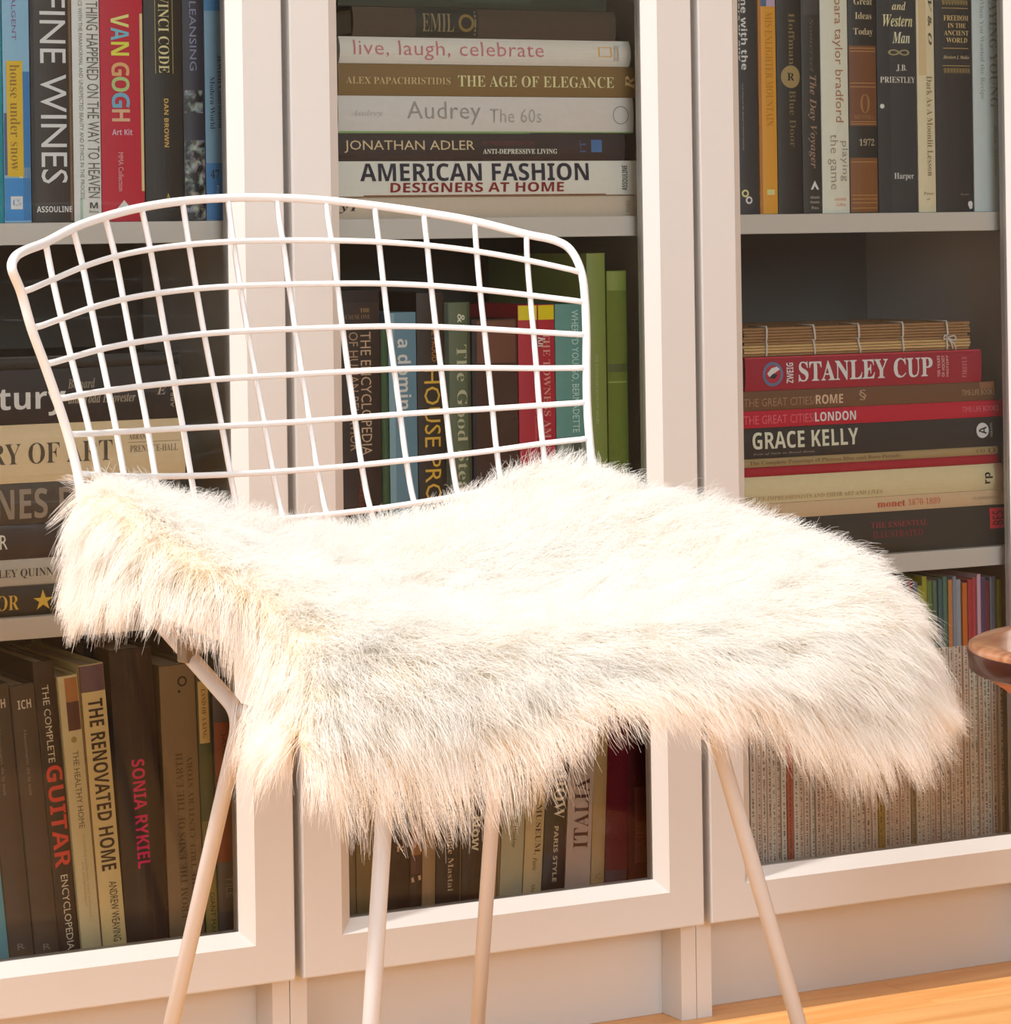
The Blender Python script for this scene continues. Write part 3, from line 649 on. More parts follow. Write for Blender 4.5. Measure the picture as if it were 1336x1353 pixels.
GG = 'books leaning on the bottom left shelf'
kw = {'lean': 4.8, 'Y': .042}
standing('book', 'sky blue book at the bottom left corner of the glass', GG, -48, -8, 1072, 905, S0, '5f9cb0', [], lean=5.2, Y=.042)
for (xa, xb, lab) in ((-7, 26.6, 'plain grey-brown volume with white label, left one of the twins'), (27.2, 60.6, 'plain grey-brown volume with white label, right one of the twins')):
    standing('book', lab, GG, xa, xb, 1072, 905, S0, '4f443d', [('T', 'ICH', 925, 937, .25, .8, 'bdb6ae', 'b', 'h'), ('T', 'Haussmann de la nuit', 965, 1052, .38, .5, '8c8279', 's'),
        ('B', 905, 1300, .0, .04, '2c2523'), ('T', 'R', 1250, 1258, .35, .65, '8c8279', 's', 'h')], **kw)
standing('book', 'dark book with red outlined capitals guitar on its spine', GG, 61.2, 89, 1072, 874, S0, '35261f', [
    ('T', 'THE COMPLETE', 905, 1008, .30, .62, 'c9bfb2', 's'), ('T', 'GUITAR', 1012, 1148, .14, .92, 'd0483e', 'b'), ('T', 'ENCYCLOPEDIA', 1158, 1258, .34, .68, 'c9bfb2', 's')], **kw)
standing('book', 'cream book with an autumn picture at its top, healthy home', GG, 89.6, 118, 1072, 893, S0, 'c4bd9c', [
    ('B', 896, 930, .34, .96, 'a5774c', 'spine_picture'), ('B', 928, 966, .34, .96, '5a3836', 'spine_picture', .0004), ('D', 978, .55, .14, '9a8c50'),
    ('T', 'THE HEALTHY HOME', 993, 1096, .42, .70, '6f6650', 's'), ('T', 'BEAUTIFUL INTERIORS THAT ENHANCE', 1105, 1215, .55, .64, 'a09878', 's'),
    ('T', 'THE ENVIRONMENT', 1140, 1200, .38, .47, 'a09878', 's'), ('B', 893, 1300, .0, .06, '8a8a6c')], lean=4.5, Y=.042)
standing('book', 'cream book with tall condensed black capitals, renovated home', GG, 119, 152.6, 1072, 878, S0, 'd0be92', [
    ('B', 878, 914, .02, .99, '6a5460', 'spine_picture'), ('T', 'THE RENOVATED HOME', 924, 1152, .24, .84, '3a2e26', 'b'), ('T', 'ANDREW WEAVING', 1167, 1247, .46, .78, '4c4032', 's'),
    ('B', 878, 1300, .0, .04, '5c3a30')], lean=4.2, Y=.042)
standing('book', 'thick near-black book with hot pink capitals on its spine', GG, 156.5, 213, 1072, 858, S0, '2c1c1a', [
    ('T', 'SONIA RYKIEL', 1004, 1148, .34, .64, 'd0286a', 'b'), ('B', 858, 1300, .0, .3, '241614'), ('B', 858, 1300, .62, .68, '382624')], lean=2.9, Y=.042, r=.003)
standing('book', 'taupe book with faint upward serif text and a dark curl emblem', GG, 217.5, 264.5, 1072, 879, S0, '7c6a52', [
    ('T', 'FROM THE ENDS OF THE EARTH', 995, 1214, .34, .54, '54442f', 'r', 'u'), ('T', 'IS THE TRUE CENTURY STORY', 1000, 1196, .66, .82, '54442f', 'r', 'u'),
    ('D', 901, .62, .14, '2c241c', .0004, .09), ('D', 914, .52, .04, '2c241c')], lean=1.6, Y=.042)
standing('book', 'narrow green patterned book with a cream title strip', GG, 265.5, 283.5, 1072, 892, S0, '46503a', [
    ('B', 900, 982, .1, .85, 'c2a870', 'title_strip'), ('T', 'LAND OF A KING', 910, 975, .3, .62, '6c5a38', 'r'), ('B', 984, 1110, .05, .95, '4d5638'), ('B', 1085, 1255, .02, .9, '8a7c44'),
    ('T', 'GIANT MAN', 1180, 1238, .35, .7, '3f3a24', 's')], lean=1.6, Y=.042, D=.14)
standing('book', 'dark book with a rust orange panel, right end of bottom left shelf', GG, 285, 312.5, 1072, 900, S0, '4f4d52', [
    ('B', 954, 1139, .04, .8, '8a4224', 'rust_panel'), ('T', 'JANE GRIGSON', 968, 1080, .3, .55, '54301c', 's'), ('B', 1139, 1205, .04, .95, '5d5450'), ('T', 'TILE', 1158, 1186, .35, .7, '7c716a', 's')], lean=.9, Y=.042, D=.14)

GH = 'books standing on the bottom middle shelf under the fleece'
kb = dict(Y=.042)
for (lab, xa, xb, vr_, lean, col, L, items, ex_) in (
    ('narrow grey olive book at the left end under the fleece', 460, 471, 1200, 0.3, '7c6c54', .23, [], {'hard': False}),
    ('olive brown book partly behind the front chair leg', 471.6, 499.5, 1200, 0.2, '7d6b48', .24, [('T', 'THE GOOD LIFE', 1085, 1180, .75, .95, '4c3f28', 's')], {}),
    ('near-black book right of the front chair leg', 500, 541, 1200, -.5, '33221e', .25, [('T', 'R', 1119, 1126, .55, .85, 'c0a890', 'r', 'h')], {}),
    ('dark brown book with a small warm picture on its spine', 541.5, 556.6, 1200, -1.0, '3a2620', .25, [('B', 1085, 1130, .1, .98, '9a7050', 'spine_picture'), ('B', 1130, 1155, .1, .98, '5c3a34', 'spine_picture'), ('P', [(1160, .05), (1157, .9), (1163, .95), (1166, .1)], 'c8a888')], {}),
    ('plain tan book between two dark books', 557.4, 575, 1190, -1.6, '9c8466', .24, [], {'hard': False}),
    ('black book with italic-looking cream serif name', 576, 608.6, 1190, -1.8, '2a1d1a', .25, [('T', '(Orange Mastai', 1078, 1178, .36, .66, 'b5a490', 'r'), ('B', 900, 1300, .965, .995, '8f7a62', 'cover_edge')], {}),
    ('black book with bold white word now, beside the rear leg', 609.4, 640, 1190, -2.0, '2c1d18', .25, [('T', 'Now', 1080, 1125, .38, .76, 'd6c8b4', 'b')], {}),
    ('cream book hidden mostly behind the rear chair leg', 641, 659.5, 1170, -2.6, 'a08a68', .24, [('B', 1000, 1250, .75, .9, '6c5a3e')], {'hard': False}),
    ('pale grey-green book with small black italic text', 660.5, 690.6, 1160, -3.9, 'a9a48a', .235, [('T', 'Grosset & Dunlap', 1052, 1121, .42, .6, '5d5844', 'r')], {}),
    ('cream book reading museum in dark serif capitals', 691.4, 716, 1160, -4.0, 'b9a67e', .235, [('T', 'MUSEUM,', 1064, 1130, .45, .82, '4c3f2c', 'r'), ('T', 'Paris', 1134, 1151, .42, .66, '6c5c42', 'i'), ('T', 'Abrams', 1168, 1195, .4, .64, '6c5c42', 'r')], {}),
    ('black book with white serif and small white capitals style', 716.8, 745.8, 1160, -3.8, '2c241b', .25, [('T', 'HOW', 1024, 1083, .36, .86, 'c2bba8', 'r'), ('T', 'PARIS STYLE', 1093, 1166, .40, .60, 'b0a48e', 'b')], {}),
    ('pinkish grey book with large upward serif capitals', 746.6, 780, 1160, -3.5, 'a8968a', .25, [('T', 'ITALIA', 1030, 1122, .24, .82, '4a2a22', 'r', 'u')], {}),
    ('plain ochre book left of the two dark red ones', 780.8, 798.6, 1150, -2.9, '9a8258', .24, [('T', 'C', 1155, 1162, .3, .7, '7a5c28', 's', 'h')], {}),
    ('deep red cloth book, left of the two on the shelf end', 799.6, 829, 1140, -2.0, '5a1420', .26, [('B', 1150, 1170, .02, .95, '44303a')], {'kind': 'cloth'}),
    ('dark red patterned book at the right end under the fleece', 830, 861.5, 1140, -0.6, '4a1a1c', .26, [('B', 1040, 1140, .25, .75, '603028'), ('T', 'WAVX', 1085, 1120, .3, .6, '744040', 'i')], {'kind': 'cloth'}),
):
    standing('book', lab, GH, xa, xb, vr_, 800, S0, col, items, lean=lean, L=L, **kb, **ex_)

# magazines filed upright on the bottom right shelf: white spines with a coloured head
def mag_mat(h):
    key = 'magazine_' + h
    if key in MATS: return MATS[key]
    m = bpy.data.materials.new(key); m.use_nodes = True; nt = m.node_tree; b = nt.nodes['Principled BSDF']; b.inputs['Roughness'].default_value = .45
    tc = nt.nodes.new('ShaderNodeTexCoord'); mp = nt.nodes.new('ShaderNodeMapping'); mp.inputs['Scale'].default_value = (300, 1, 900)
    oi = nt.nodes.new('ShaderNodeObjectInfo'); ml = nt.nodes.new('ShaderNodeMath'); ml.operation = 'MULTIPLY'; ml.inputs[1].default_value = 50
    ad = nt.nodes.new('ShaderNodeVectorMath'); ad.operation = 'ADD'
    n = nt.nodes.new('ShaderNodeTexNoise'); n.inputs['Scale'].default_value = 1; n.inputs['Detail'].default_value = 1
    r = nt.nodes.new('ShaderNodeValToRGB'); r.color_ramp.elements[0].position = .42; r.color_ramp.elements[1].position = .56
    base = rgb(h, 1.3); r.color_ramp.elements[0].color = tuple(c * .25 for c in base[:3]) + (1,); r.color_ramp.elements[1].color = base
    L = nt.links.new
    L(tc.outputs['Object'], mp.inputs[0]); L(mp.outputs[0], ad.inputs[0]); L(oi.outputs['Random'], ml.inputs[0]); L(ml.outputs[0], ad.inputs[1])
    sx = nt.nodes.new('ShaderNodeSeparateXYZ'); L(tc.outputs['Object'], sx.inputs[0])
    cmp_ = nt.nodes.new('ShaderNodeMath'); cmp_.operation = 'COMPARE'; cmp_.inputs[1].default_value = .0025; cmp_.inputs[2].default_value = .0010; L(sx.outputs[0], cmp_.inputs[0])
    mk = nt.nodes.new('ShaderNodeMix'); mk.data_type = 'RGBA'; mk.inputs[6].default_value = base; L(cmp_.outputs[0], mk.inputs[0]); L(r.outputs[0], mk.inputs[7])
    L(ad.outputs[0], n.inputs['Vector']); L(n.outputs['Fac'], r.inputs[0]); L(mk.outputs[2], b.inputs['Base Color'])
    MATS[key] = m; return m
heads = ['8a8d40', '8f9030', '5f7440', '4c6a5c', '3f5f68', '4a7064', 'b07a50', '7c8494', '8a93a0', 'b5682c', 'a83a44', 'a8424c', 'c0a0b0', '5a4668', '7a3a40', '6a7080']
M_MPAGE = mat('magazine_pages', rgb('b9aa9a'), .8, .1)
HN = ['olive', 'mustard green', 'moss green', 'grey-green', 'dark teal', 'sea green', 'tan orange', 'slate grey', 'pale blue-grey', 'orange-brown', 'crimson', 'rose red', 'pink', 'violet', 'maroon', 'steel grey']
xh = at(1240, 800, .045)[0]; seen_heads = []
x = at(991.5, 1130, .045)[0]; xe = at(1326, 1100, .045)[0]; k = 0
nm_color = {7: 'b0554a', 24: 'a58a38', 30: '9a8a6c'}
nm_total = 62
while x < xe - .002:
    T = min(random.choice((.0042, .0048, .0054, .0062)), xe - x); H = .268 + random.uniform(-.004, .006); D = .20
    h0 = .205; yo = .042 + random.uniform(0, .0025); r = .0006
    V = []; zs_ = (0, h0, H)
    for zz in zs_:
        V += [(0, r, zz), (T * .2, 0, zz), (T * .8, 0, zz), (T, r, zz), (T, D, zz), (0, D, zz)]
    F = []; mi = []
    for q in range(2):
        for j in range(6):
            F.append((q * 6 + j, q * 6 + (j + 1) % 6, q * 6 + 6 + (j + 1) % 6, q * 6 + 6 + j)); mi.append(2 if j == 4 else q)
    F.append((5, 4, 3, 2, 1, 0)); mi.append(2); F.append((12, 13, 14, 15, 16, 17)); mi.append(2)
    frac = (x - at(1238, 800, .045)[0]) / (xe - at(1238, 800, .045)[0])
    hc = heads[k % len(heads)]
    o = pydata('magazine', V, F, [mag_mat(nm_color.get(k, random.choice(('dccabf', 'd2c0b4', 'e2d2c8')))), cmat(hc, .45), M_MPAGE], None, midx=mi)
    o.location = (x, yo, S0 + .0002)
    lab = {7: 'magazine with a reddish brown spine among the pale ones', 24: 'magazine with a mustard yellow spine among the pale ones', 30: 'magazine with a tan spine among the pale ones'}.get(k)
    tag(o, lab or 'thin pale magazine with printed spine filed on the bottom right shelf', 'magazine', 'magazines filed on the bottom right shelf')
    if x > xh and not lab: seen_heads.append((o, HN[heads.index(hc)]))
    x += T + (.0016 if k % 6 == 5 else .0006); k += 1
ORD = ['rightmost', 'second', 'third', 'fourth', 'fifth', 'sixth', 'seventh', 'eighth', 'ninth', 'tenth', 'eleventh', 'twelfth', 'thirteenth', 'fourteenth', 'fifteenth',
       'sixteenth', 'seventeenth', 'eighteenth', 'nineteenth', 'twentieth', 'twenty-first', 'twenty-second', 'twenty-third', 'twenty-fourth']
for q, (o, cn) in enumerate(reversed(seen_heads)):
    if q < len(ORD): o['label'] = ('magazine with a %s spine head, rightmost of its row' % cn) if q == 0 else 'magazine with a %s spine head, %s from the right end of its row' % (cn, ORD[q])
# ------------------------------------------------------------------ wire chair
AL = math.radians(41.0)
bxy = CAM[:2] + R_[:2] * -0.02109 + D_[:2] * 2.17165
chair = empty('wire_chair', (bxy[0], bxy[1], 0), AL - PHI)
tag(chair, 'white welded wire side chair with grid back, in front of the bookcases', 'chair')
M_WIRE = mat('white_powder_coat', rgb('efebea'), 0.32, 0.5)
M_LEG = mat('grey_white_enamel', rgb('cfcccd'), 0.30, 0.5)
def L3(p): return (p[0], -p[1], p[2])
ROWS = [
 [(-.270,-.152,.697),(-.226,-.194,.709),(-.18,-.229,.719),(-.136,-.255,.727),(-.091,-.274,.734),(-.045,-.286,.739),(-.002,-.29,.741),(.045,-.287,.741),(.083,-.278,.739),(.123,-.263,.734),(.155,-.246,.728),(.19,-.223,.721),(.222,-.198,.71),(.249,-.171,.694)],
 [(-.283,-.136,.676),(-.224,-.189,.684),(-.177,-.223,.692),(-.133,-.248,.699),(-.088,-.266,.703),(-.047,-.277,.706),(-.004,-.281,.708),(.044,-.278,.708),(.083,-.269,.707),(.119,-.256,.706),(.154,-.239,.702),(.188,-.218,.697),(.219,-.194,.689),(.251,-.166,.679)],
 [(-.272,-.139,.651),(-.221,-.184,.657),(-.174,-.217,.663),(-.132,-.24,.667),(-.088,-.257,.671),(-.047,-.267,.674),(-.006,-.271,.674),(.042,-.268,.674),(.082,-.26,.674),(.116,-.248,.673),(.151,-.231,.67),(.185,-.211,.666),(.216,-.188,.661),(.249,-.16,.655)],
 [(-.262,-.141,.627),(-.216,-.179,.629),(-.173,-.209,.634),(-.13,-.232,.636),(-.089,-.248,.637),(-.048,-.257,.639),(-.007,-.261,.64),(.04,-.259,.64),(.078,-.251,.64),(.114,-.24,.64),(.149,-.224,.638),(.183,-.204,.636),(.214,-.182,.633),(.246,-.156,.63)],
 [(-.252,-.143,.603),(-.212,-.175,.604),(-.171,-.201,.603),(-.13,-.223,.604),(-.089,-.238,.605),(-.047,-.248,.606),(-.006,-.252,.606),(.039,-.249,.606),(.076,-.243,.607),(.113,-.231,.608),(.147,-.216,.608),(.18,-.197,.607),(.211,-.176,.606),(.242,-.152,.605)],
 [(-.243,-.144,.579),(-.208,-.17,.577),(-.171,-.194,.576),(-.127,-.215,.574),(-.087,-.23,.573),(-.046,-.239,.571),(-.005,-.242,.571),(.038,-.24,.571),(.075,-.233,.573),(.111,-.222,.573),(.145,-.207,.575),(.177,-.19,.575),(.208,-.17,.576),(.238,-.148,.579)],
 [(-.235,-.144,.554),(-.204,-.165,.549),(-.17,-.186,.545),(-.129,-.205,.541),(-.089,-.219,.538),(-.045,-.229,.536),(-.005,-.232,.535),(.037,-.23,.535),(.072,-.223,.535),(.109,-.213,.538),(.142,-.199,.541),(.174,-.183,.543),(.205,-.164,.55),(.235,-.143,.552)],
]
US = [-.235,-.204,-.170,-.129,-.089,-.045,-.004,.037,.073,.109,.142,.174,.205,.235]
for (v, w, kv, kw, uh) in ((-.222,.5005,1.55,.42,.235),(-.205,.470,1.25,.75,.236),(-.175,.445,.9,1.05,.240),(-.138,.428,.5,1.25,.246),(-.10,.418,.2,1.3,.25),
                           (-.06,.413,0,1.1,.245),(-.02,.411,0,1.0,.243),(.02,.411,0,.85,.241),(.055,.413,0,.7,.239),(.09,.417,0,.5,.237),(.125,.422,0,.3,.234),(.150,.426,-.2,.2,.230)):
    ROWS.append([(u * uh / .235, v + kv * u * u, w + kw * u * u) for u in US])
NR, NC = len(ROWS), 14
G3 = np.array(ROWS)
for _ in range(3):      # even out the wires without flattening their curve
    A = G3.copy()
    A[:, 2:-2] -= (G3[:, :-4] - 4 * G3[:, 1:-3] + 6 * G3[:, 2:-2] - 4 * G3[:, 3:-1] + G3[:, 4:]) / 20
    B = A.copy()
    B[2:-2] -= (A[:-4] - 4 * A[1:-3] + 6 * A[2:-2] - 4 * A[3:-1] + A[4:]) / 20
    G3 = B
# the frame rod: round the top corners, down the sides, along the seat and across its front
rim = []
rim += [G3[k][0] for k in range(NR - 1, 0, -1)]
rim += [np.array((-.296,-.126,.6915)), np.array((-.287,-.137,.699)), np.array((-.268,-.155,.7035))]
rim += [G3[0][j] for j in range(1, 13)]
rim += [np.array((.2385,-.184,.705)), np.array((.2475,-.1745,.697))]
rim += [G3[k][13] for k in range(1, NR)]
rimP = spline([L3(p) for p in rim], 5)
tube('frame_rod', rimP, .0033, M_WIRE, chair, 12)
fr_ = [L3(p) for p in G3[NR - 1]]
tube('seat_front_rod', spline(fr_, 4), .0033, M_WIRE, chair, 12)
for j in range(1, 13):
    tube('long_wire', spline([L3(p) for p in G3[:, j]], 4), .00225, M_WIRE, chair, 8)
for i in range(1, NR - 1):
    P_ = [np.array(L3(p)) for p in G3[i]]
    q = spline(P_, 4)
    # cross wires are laid over the long wires, one wire thickness towards the sitter
    off = np.array([0, -.0036, 0]) if i < 8 else np.array([0, 0, .0036])
    q2 = q + off; q2[0] = q[0]; q2[-1] = q[-1]
    tube('cross_wire', q2, .00225, M_WIRE, chair, 8)
# legs: bent round bar
LR = .0055
def leg(pts): return tube('leg', rounded([L3(p) for p in pts], .018, 10), LR, M_LEG, chair, 16)
leg([(-.194,-.17,.006), (-.184,-.03,.394), (-.173,-.12,.434), (-.168,-.160,.452)])
leg([(.124,-.17,.006), (.054,-.05,.324), (.046,-.036,.394), (.090,-.12,.434), (.095,-.160,.447)])
leg([(-.26,.17,.006), (-.191,.13,.362), (-.186,.127,.392), (-.184,-.03,.396)])
leg([(.194,.17,.006), (.101,.13,.358), (.094,.127,.392), (.046,-.036,.396)])
for v in (.10, -.03):
    ul, ur = (-.186, .094) if v > 0 else (-.170, .046)
    tube('crossbar', [L3((ul, v, .4005)), L3((ur, v, .4005))], .005, M_LEG, chair, 12)
for (u, v) in ((-.194, -.17), (.124, -.17), (-.26, .17), (.194, .17)):
    o = lathe('foot_glide', [(.004, 0), (.0085, .001), (.0085, .004), (.0058, .010), (.0054, .018)], mat('clear_plastic_glide', rgb('b8b2a8'), .4), chair, 16); o.location = L3((u, v, 0))
cl = box('rod_clip', (-.006, -.006, -.008), (.006, .006, .008), mat('dull_metal_clip', rgb('8d8272'), .45, .5, metal=.6), chair, .0015); cl.location = L3((-.178, -.098, .430))

# ------------------------------------------------------------------ sheepskin draped over the seat
vr = [-.15, -.07, .0, .07, .14, .175, .185]
NET = [
 [(-0.225,-0.150,0.494),(-0.221,-0.150,0.538),(-0.133,-0.150,0.511),(-0.026,-0.150,0.484),(0.081,-0.150,0.490),(0.195,-0.150,0.522),(0.258,-0.150,0.498)],
 [(-0.269,-0.070,0.478),(-0.247,-0.070,0.536),(-0.146,-0.070,0.486),(-0.028,-0.070,0.468),(0.093,-0.070,0.483),(0.223,-0.070,0.503),(0.274,-0.070,0.464)],
 [(-0.262,0.000,0.482),(-0.242,-0.000,0.508),(-0.129,0.000,0.464),(-0.011,0.000,0.446),(0.118,0.000,0.458),(0.251,0.000,0.487),(0.305,0.000,0.443)],
 [(-0.235,0.070,0.456),(-0.236,0.070,0.484),(-0.109,0.070,0.449),(0.011,0.070,0.438),(0.137,0.070,0.449),(0.273,0.070,0.468),(0.317,0.070,0.402)],
 [(-0.271,0.140,0.419),(-0.250,0.140,0.454),(-0.117,0.140,0.443),(0.008,0.140,0.438),(0.145,0.140,0.435),(0.257,0.140,0.441),(0.288,0.140,0.386)],
 [(-0.292,0.178,0.408),(-0.263,0.178,0.422),(-0.144,0.178,0.416),(-0.021,0.178,0.415),(0.112,0.178,0.406),(0.218,0.178,0.400),(0.253,0.178,0.378)],
 [(-0.289,0.188,0.397),(-0.242,0.188,0.394),(-0.153,0.188,0.397),(-0.027,0.188,0.407),(0.108,0.188,0.382),(0.191,0.188,0.367),(0.237,0.188,0.370)],
]
net = np.array(NET)
def cr_w(t):
    return np.array([-.5 * t ** 3 + t * t - .5 * t, 1.5 * t ** 3 - 2.5 * t * t + 1, -1.5 * t ** 3 + 2 * t * t + .5 * t, .5 * t ** 3 - .5 * t * t])
pad = np.zeros((9, 9, 3)); pad[1:8, 1:8] = net
pad[0, 1:8] = 2 * net[0] - net[1]; pad[8, 1:8] = 2 * net[6] - net[5]
pad[:, 0] = 2 * pad[:, 1] - pad[:, 2]; pad[:, 8] = 2 * pad[:, 7] - pad[:, 6]
def surf(a, b):
    """a across 0..6, b back to front 0..6 -> chair-local point (u, -v, w)"""
    i = min(int(b), 5); j = min(int(a), 5); wb = cr_w(b - i); wa = cr_w(a - j)
    p = np.einsum('i,j,ijk->k', wb, wa, pad[i:i + 4, j:j + 4])
    return np.array([p[0], -p[1], p[2] + .004])
NA, NB = 48, 48
gridP = np.array([[surf(6 * i / (NA - 1), 6 * j / (NB - 1)) for i in range(NA)] for j in range(NB)])
V = gridP.reshape(-1, 3)
F = [(j * NA + i, (j + 1) * NA + i, (j + 1) * NA + i + 1, j * NA + i + 1) for j in range(NB - 1) for i in range(NA - 1)]
M_HIDE = mat('suede_hide', rgb('e8dccb'), .9, .1, noise=.05, nscale=60)
hide = pydata('sheepskin', V, F, M_HIDE, None, True)
hide.location = chair.location; hide.rotation_euler = chair.rotation_euler
tag(hide, 'long-haired creamy white sheepskin draped over the wire chair seat', 'sheepskin')
sm = hide.modifiers.new('thickness', 'SOLIDIFY'); sm.thickness = .003; sm.offset = -1

du = np.gradient(gridP, axis=1); dv = np.gradient(gridP, axis=0)
nrm = np.cross(dv, du); nrm /= np.linalg.norm(nrm, axis=2)[:, :, None] + 1e-9
if nrm[NB // 3, NA // 2, 2] < 0: nrm = -nrm
area_w = np.linalg.norm(np.cross(dv, du), axis=2); pw = (area_w / area_w.sum()).ravel()
# locks of wool: every lock has its own direction, its hairs come together towards the tip
NCL, PER, NP = 5200, 32, 7
idx = rng.choice(NA * NB, NCL, p=pw)
jj, ii = idx // NA, idx % NA
def bil(A, a, b):
    i0 = np.clip(np.floor(a).astype(int), 0, NA - 2); j0 = np.clip(np.floor(b).astype(int), 0, NB - 2)
    fa = (a - i0)[:, None]; fb = (b - j0)[:, None]
    return A[j0, i0] * (1 - fa) * (1 - fb) + A[j0, i0 + 1] * fa * (1 - fb) + A[j0 + 1, i0] * (1 - fa) * fb + A[j0 + 1, i0 + 1] * fa * fb
ca = np.clip(ii + rng.uniform(-.5, .5, NCL), 0, NA - 1.001); cb = np.clip(jj + rng.uniform(-.5, .5, NCL), 0, NB - 1.001)
cP, cN = bil(gridP, ca, cb), bil(nrm, ca, cb)
cN /= np.linalg.norm(cN, axis=1)[:, None]
def flow(Pq, Nq, a, b):
    A, B = a / (NA - 1), b / (NB - 1)
    f = np.stack([(A - .45) * 1.6, -(.25 + 1.1 * (B - .25)), np.zeros_like(A)], 1)     # outward from the middle, mostly to the front
    f[:, 2] = -1.2 * (1 - np.clip(Nq[:, 2], 0, 1))
    f -= Nq * (f * Nq).sum(1)[:, None]
    return f / (np.linalg.norm(f, axis=1)[:, None] + 1e-6) * np.clip(np.linalg.norm(f, axis=1)[:, None] + .25, 0, 1)
cF = flow(cP, cN, ca, cb)
hang = np.clip(1 - cN[:, 2], 0, 1)
cdir = cN * (.62 + rng.normal(0, .12, NCL))[:, None] + cF * (.75 + .2 * hang)[:, None] + rng.normal(0, .24, (NCL, 3))
cdir /= np.linalg.norm(cdir, axis=1)[:, None]
clen = (.031 + .012 * hang) * rng.uniform(.75, 1.2, NCL)
clen *= np.where((cP[:, 0] < -.19) & (cP[:, 1] > -.09), .62, 1.0)
cgrav = .35 + .55 * hang + rng.uniform(-.1, .15, NCL)
cwav = rng.normal(0, 1, (NCL, 3)); cph = rng.uniform(0, 6.28, NCL)
tt = np.linspace(0, 1, NP)
def curve(P0, D0, Ln, Gv, Wv, Ph):
    t = tt[None, :, None]; L_ = Ln[:, None, None]
    p = P0[:, None] + L_ * (D0[:, None] * t + np.array([0, 0, -1.0]) * Gv[:, None, None] * t ** 2 * .8)
    p += L_ * .045 * Wv[:, None] * np.sin(Ph[:, None, None] + t * 6.5) * t
    return p
cC = curve(cP, cdir, clen, cgrav, cwav, cph)
rep = np.repeat(np.arange(NCL), PER); n = len(rep)
sa = np.clip(ca[rep] + rng.normal(0, .85, n), 0, NA - 1.001); sb = np.clip(cb[rep] + rng.normal(0, .85, n), 0, NB - 1.001)
sP, sN = bil(gridP, sa, sb), bil(nrm, sa, sb)
sN /= np.linalg.norm(sN, axis=1)[:, None]
sd_ = cdir[rep] + rng.normal(0, .20, (n, 3)); sd_ /= np.linalg.norm(sd_, axis=1)[:, None]
sl = clen[rep] * rng.uniform(.6, 1.12, n)
own = curve(sP, sd_, sl, cgrav[rep], cwav[rep] + rng.normal(0, .5, (n, 3)), cph[rep])
clump = (rng.uniform(.35, .85, n))[:, None, None] * (tt ** 1.3)[None, :, None]
pts = own * (1 - clump) + (cC[rep] + (own - cC[rep]) * .12) * clump
pts = pts.astype(np.float32)
hc = bpy.data.hair_curves.new('fleece')
hc.add_curves([NP] * n)
hc.attributes['position'].data.foreach_set('vector', pts.ravel())
rad = (np.tile(np.linspace(1, .25, NP), n) * .00018).astype(np.float32)
ra = hc.attributes.get('radius') or hc.attributes.new('radius', 'FLOAT', 'POINT')
ra.data.foreach_set('value', rad)
M_FUR = bpy.data.materials.new('white_wool'); M_FUR.use_nodes = True
nt = M_FUR.node_tree; nt.nodes.remove(nt.nodes['Principled BSDF']); out = nt.nodes['Material Output']
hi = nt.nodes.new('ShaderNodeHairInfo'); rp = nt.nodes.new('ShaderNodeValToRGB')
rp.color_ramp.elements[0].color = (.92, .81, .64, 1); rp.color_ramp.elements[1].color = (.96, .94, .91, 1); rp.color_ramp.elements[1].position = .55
df = nt.nodes.new('ShaderNodeBsdfDiffuse'); tl = nt.nodes.new('ShaderNodeBsdfTranslucent'); gs = nt.nodes.new('ShaderNodeBsdfGlossy'); gs.inputs['Roughness'].default_value = .45
gs.inputs['Color'].default_value = (1, .98, .95, 1)
m1 = nt.nodes.new('ShaderNodeMixShader'); m1.inputs[0].default_value = .48
m2 = nt.nodes.new('ShaderNodeMixShader'); m2.inputs[0].default_value = .05
L = nt.links.new
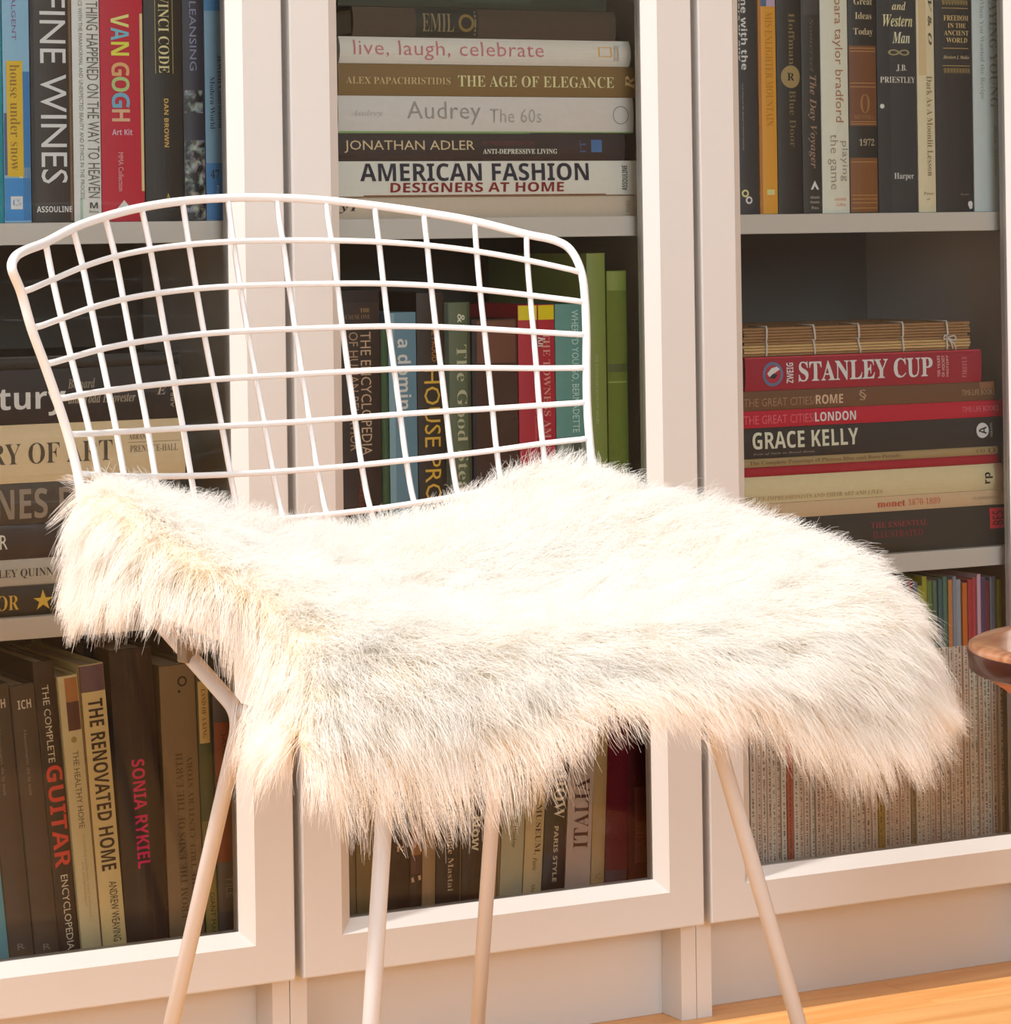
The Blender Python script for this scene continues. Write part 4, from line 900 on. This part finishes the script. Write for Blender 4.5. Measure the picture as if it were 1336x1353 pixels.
L(hi.outputs['Intercept'], rp.inputs[0]); L(rp.outputs[0], df.inputs[0]); L(rp.outputs[0], tl.inputs[0])
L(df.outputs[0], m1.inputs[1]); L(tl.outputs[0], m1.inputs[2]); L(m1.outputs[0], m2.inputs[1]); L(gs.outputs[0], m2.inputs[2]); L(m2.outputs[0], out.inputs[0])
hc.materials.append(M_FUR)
fleece = bpy.data.objects.new('fleece', hc); COL.objects.link(fleece); fleece.parent = hide; fleece['kind'] = 'stuff'

# ------------------------------------------------------------------ turned wooden stool at the right
M_WAL = wood_mat('walnut_top', rgb('7d452c', 1.1), rgb('c9946f', 1.1), .22, 4, 40, 4, 0.0, coat=.6, objvar=False)
M_WALD = wood_mat('walnut_side', rgb('2c140d'), rgb('4c2417'), .35, 6, 6, 60, 0.0, coat=.4, objvar=False)
M_WALU = wood_mat('walnut_bounce_lit', rgb('b5652a', 1.1), rgb('d8894a', 1.1), .4, 6, 6, 30, 0.0, objvar=False)  # warm floor bounce painted into the wood: brighter orange than the top
sxy = CAM[:2] + (R_[:2] * 0.5365 / 2.5 + D_[:2]) * 2.5
stool = empty('turned_stool', (sxy[0], sxy[1], 0), .5)
tag(stool, 'turned walnut stool with dished round top at the right edge', 'stool')
HS = .377
lathe('stool_top', [(.02, HS - .004), (.10, HS - .003), (.150, HS - .0005), (.1660, HS), (.170, HS - .002), (.1705, HS - .005), (.1690, HS - .021), (.1675, HS - .0225)], M_WAL, stool, 96)
o = lathe('top_edge', [(.1700, HS - .0045), (.1712, HS - .006), (.1698, HS - .0205), (.1680, HS - .022)], M_WALD, stool, 96)
lathe('underside', [(.1675, HS - .0222), (.155, HS - .028), (.110, HS - .060), (.070, HS - .105), (.048, HS - .15), (.040, HS - .19)], M_WALU, stool, 96)
lathe('stem', [(.040, HS - .19), (.046, .175), (.058, .16), (.062, .145), (.056, .13), (.046, .115)], M_WALD, stool, 64)
lathe('foot', [(.046, .115), (.060, .085), (.090, .045), (.125, .018), (.140, .006), (.140, .001), (.10, 0)], M_WALU, stool, 64)
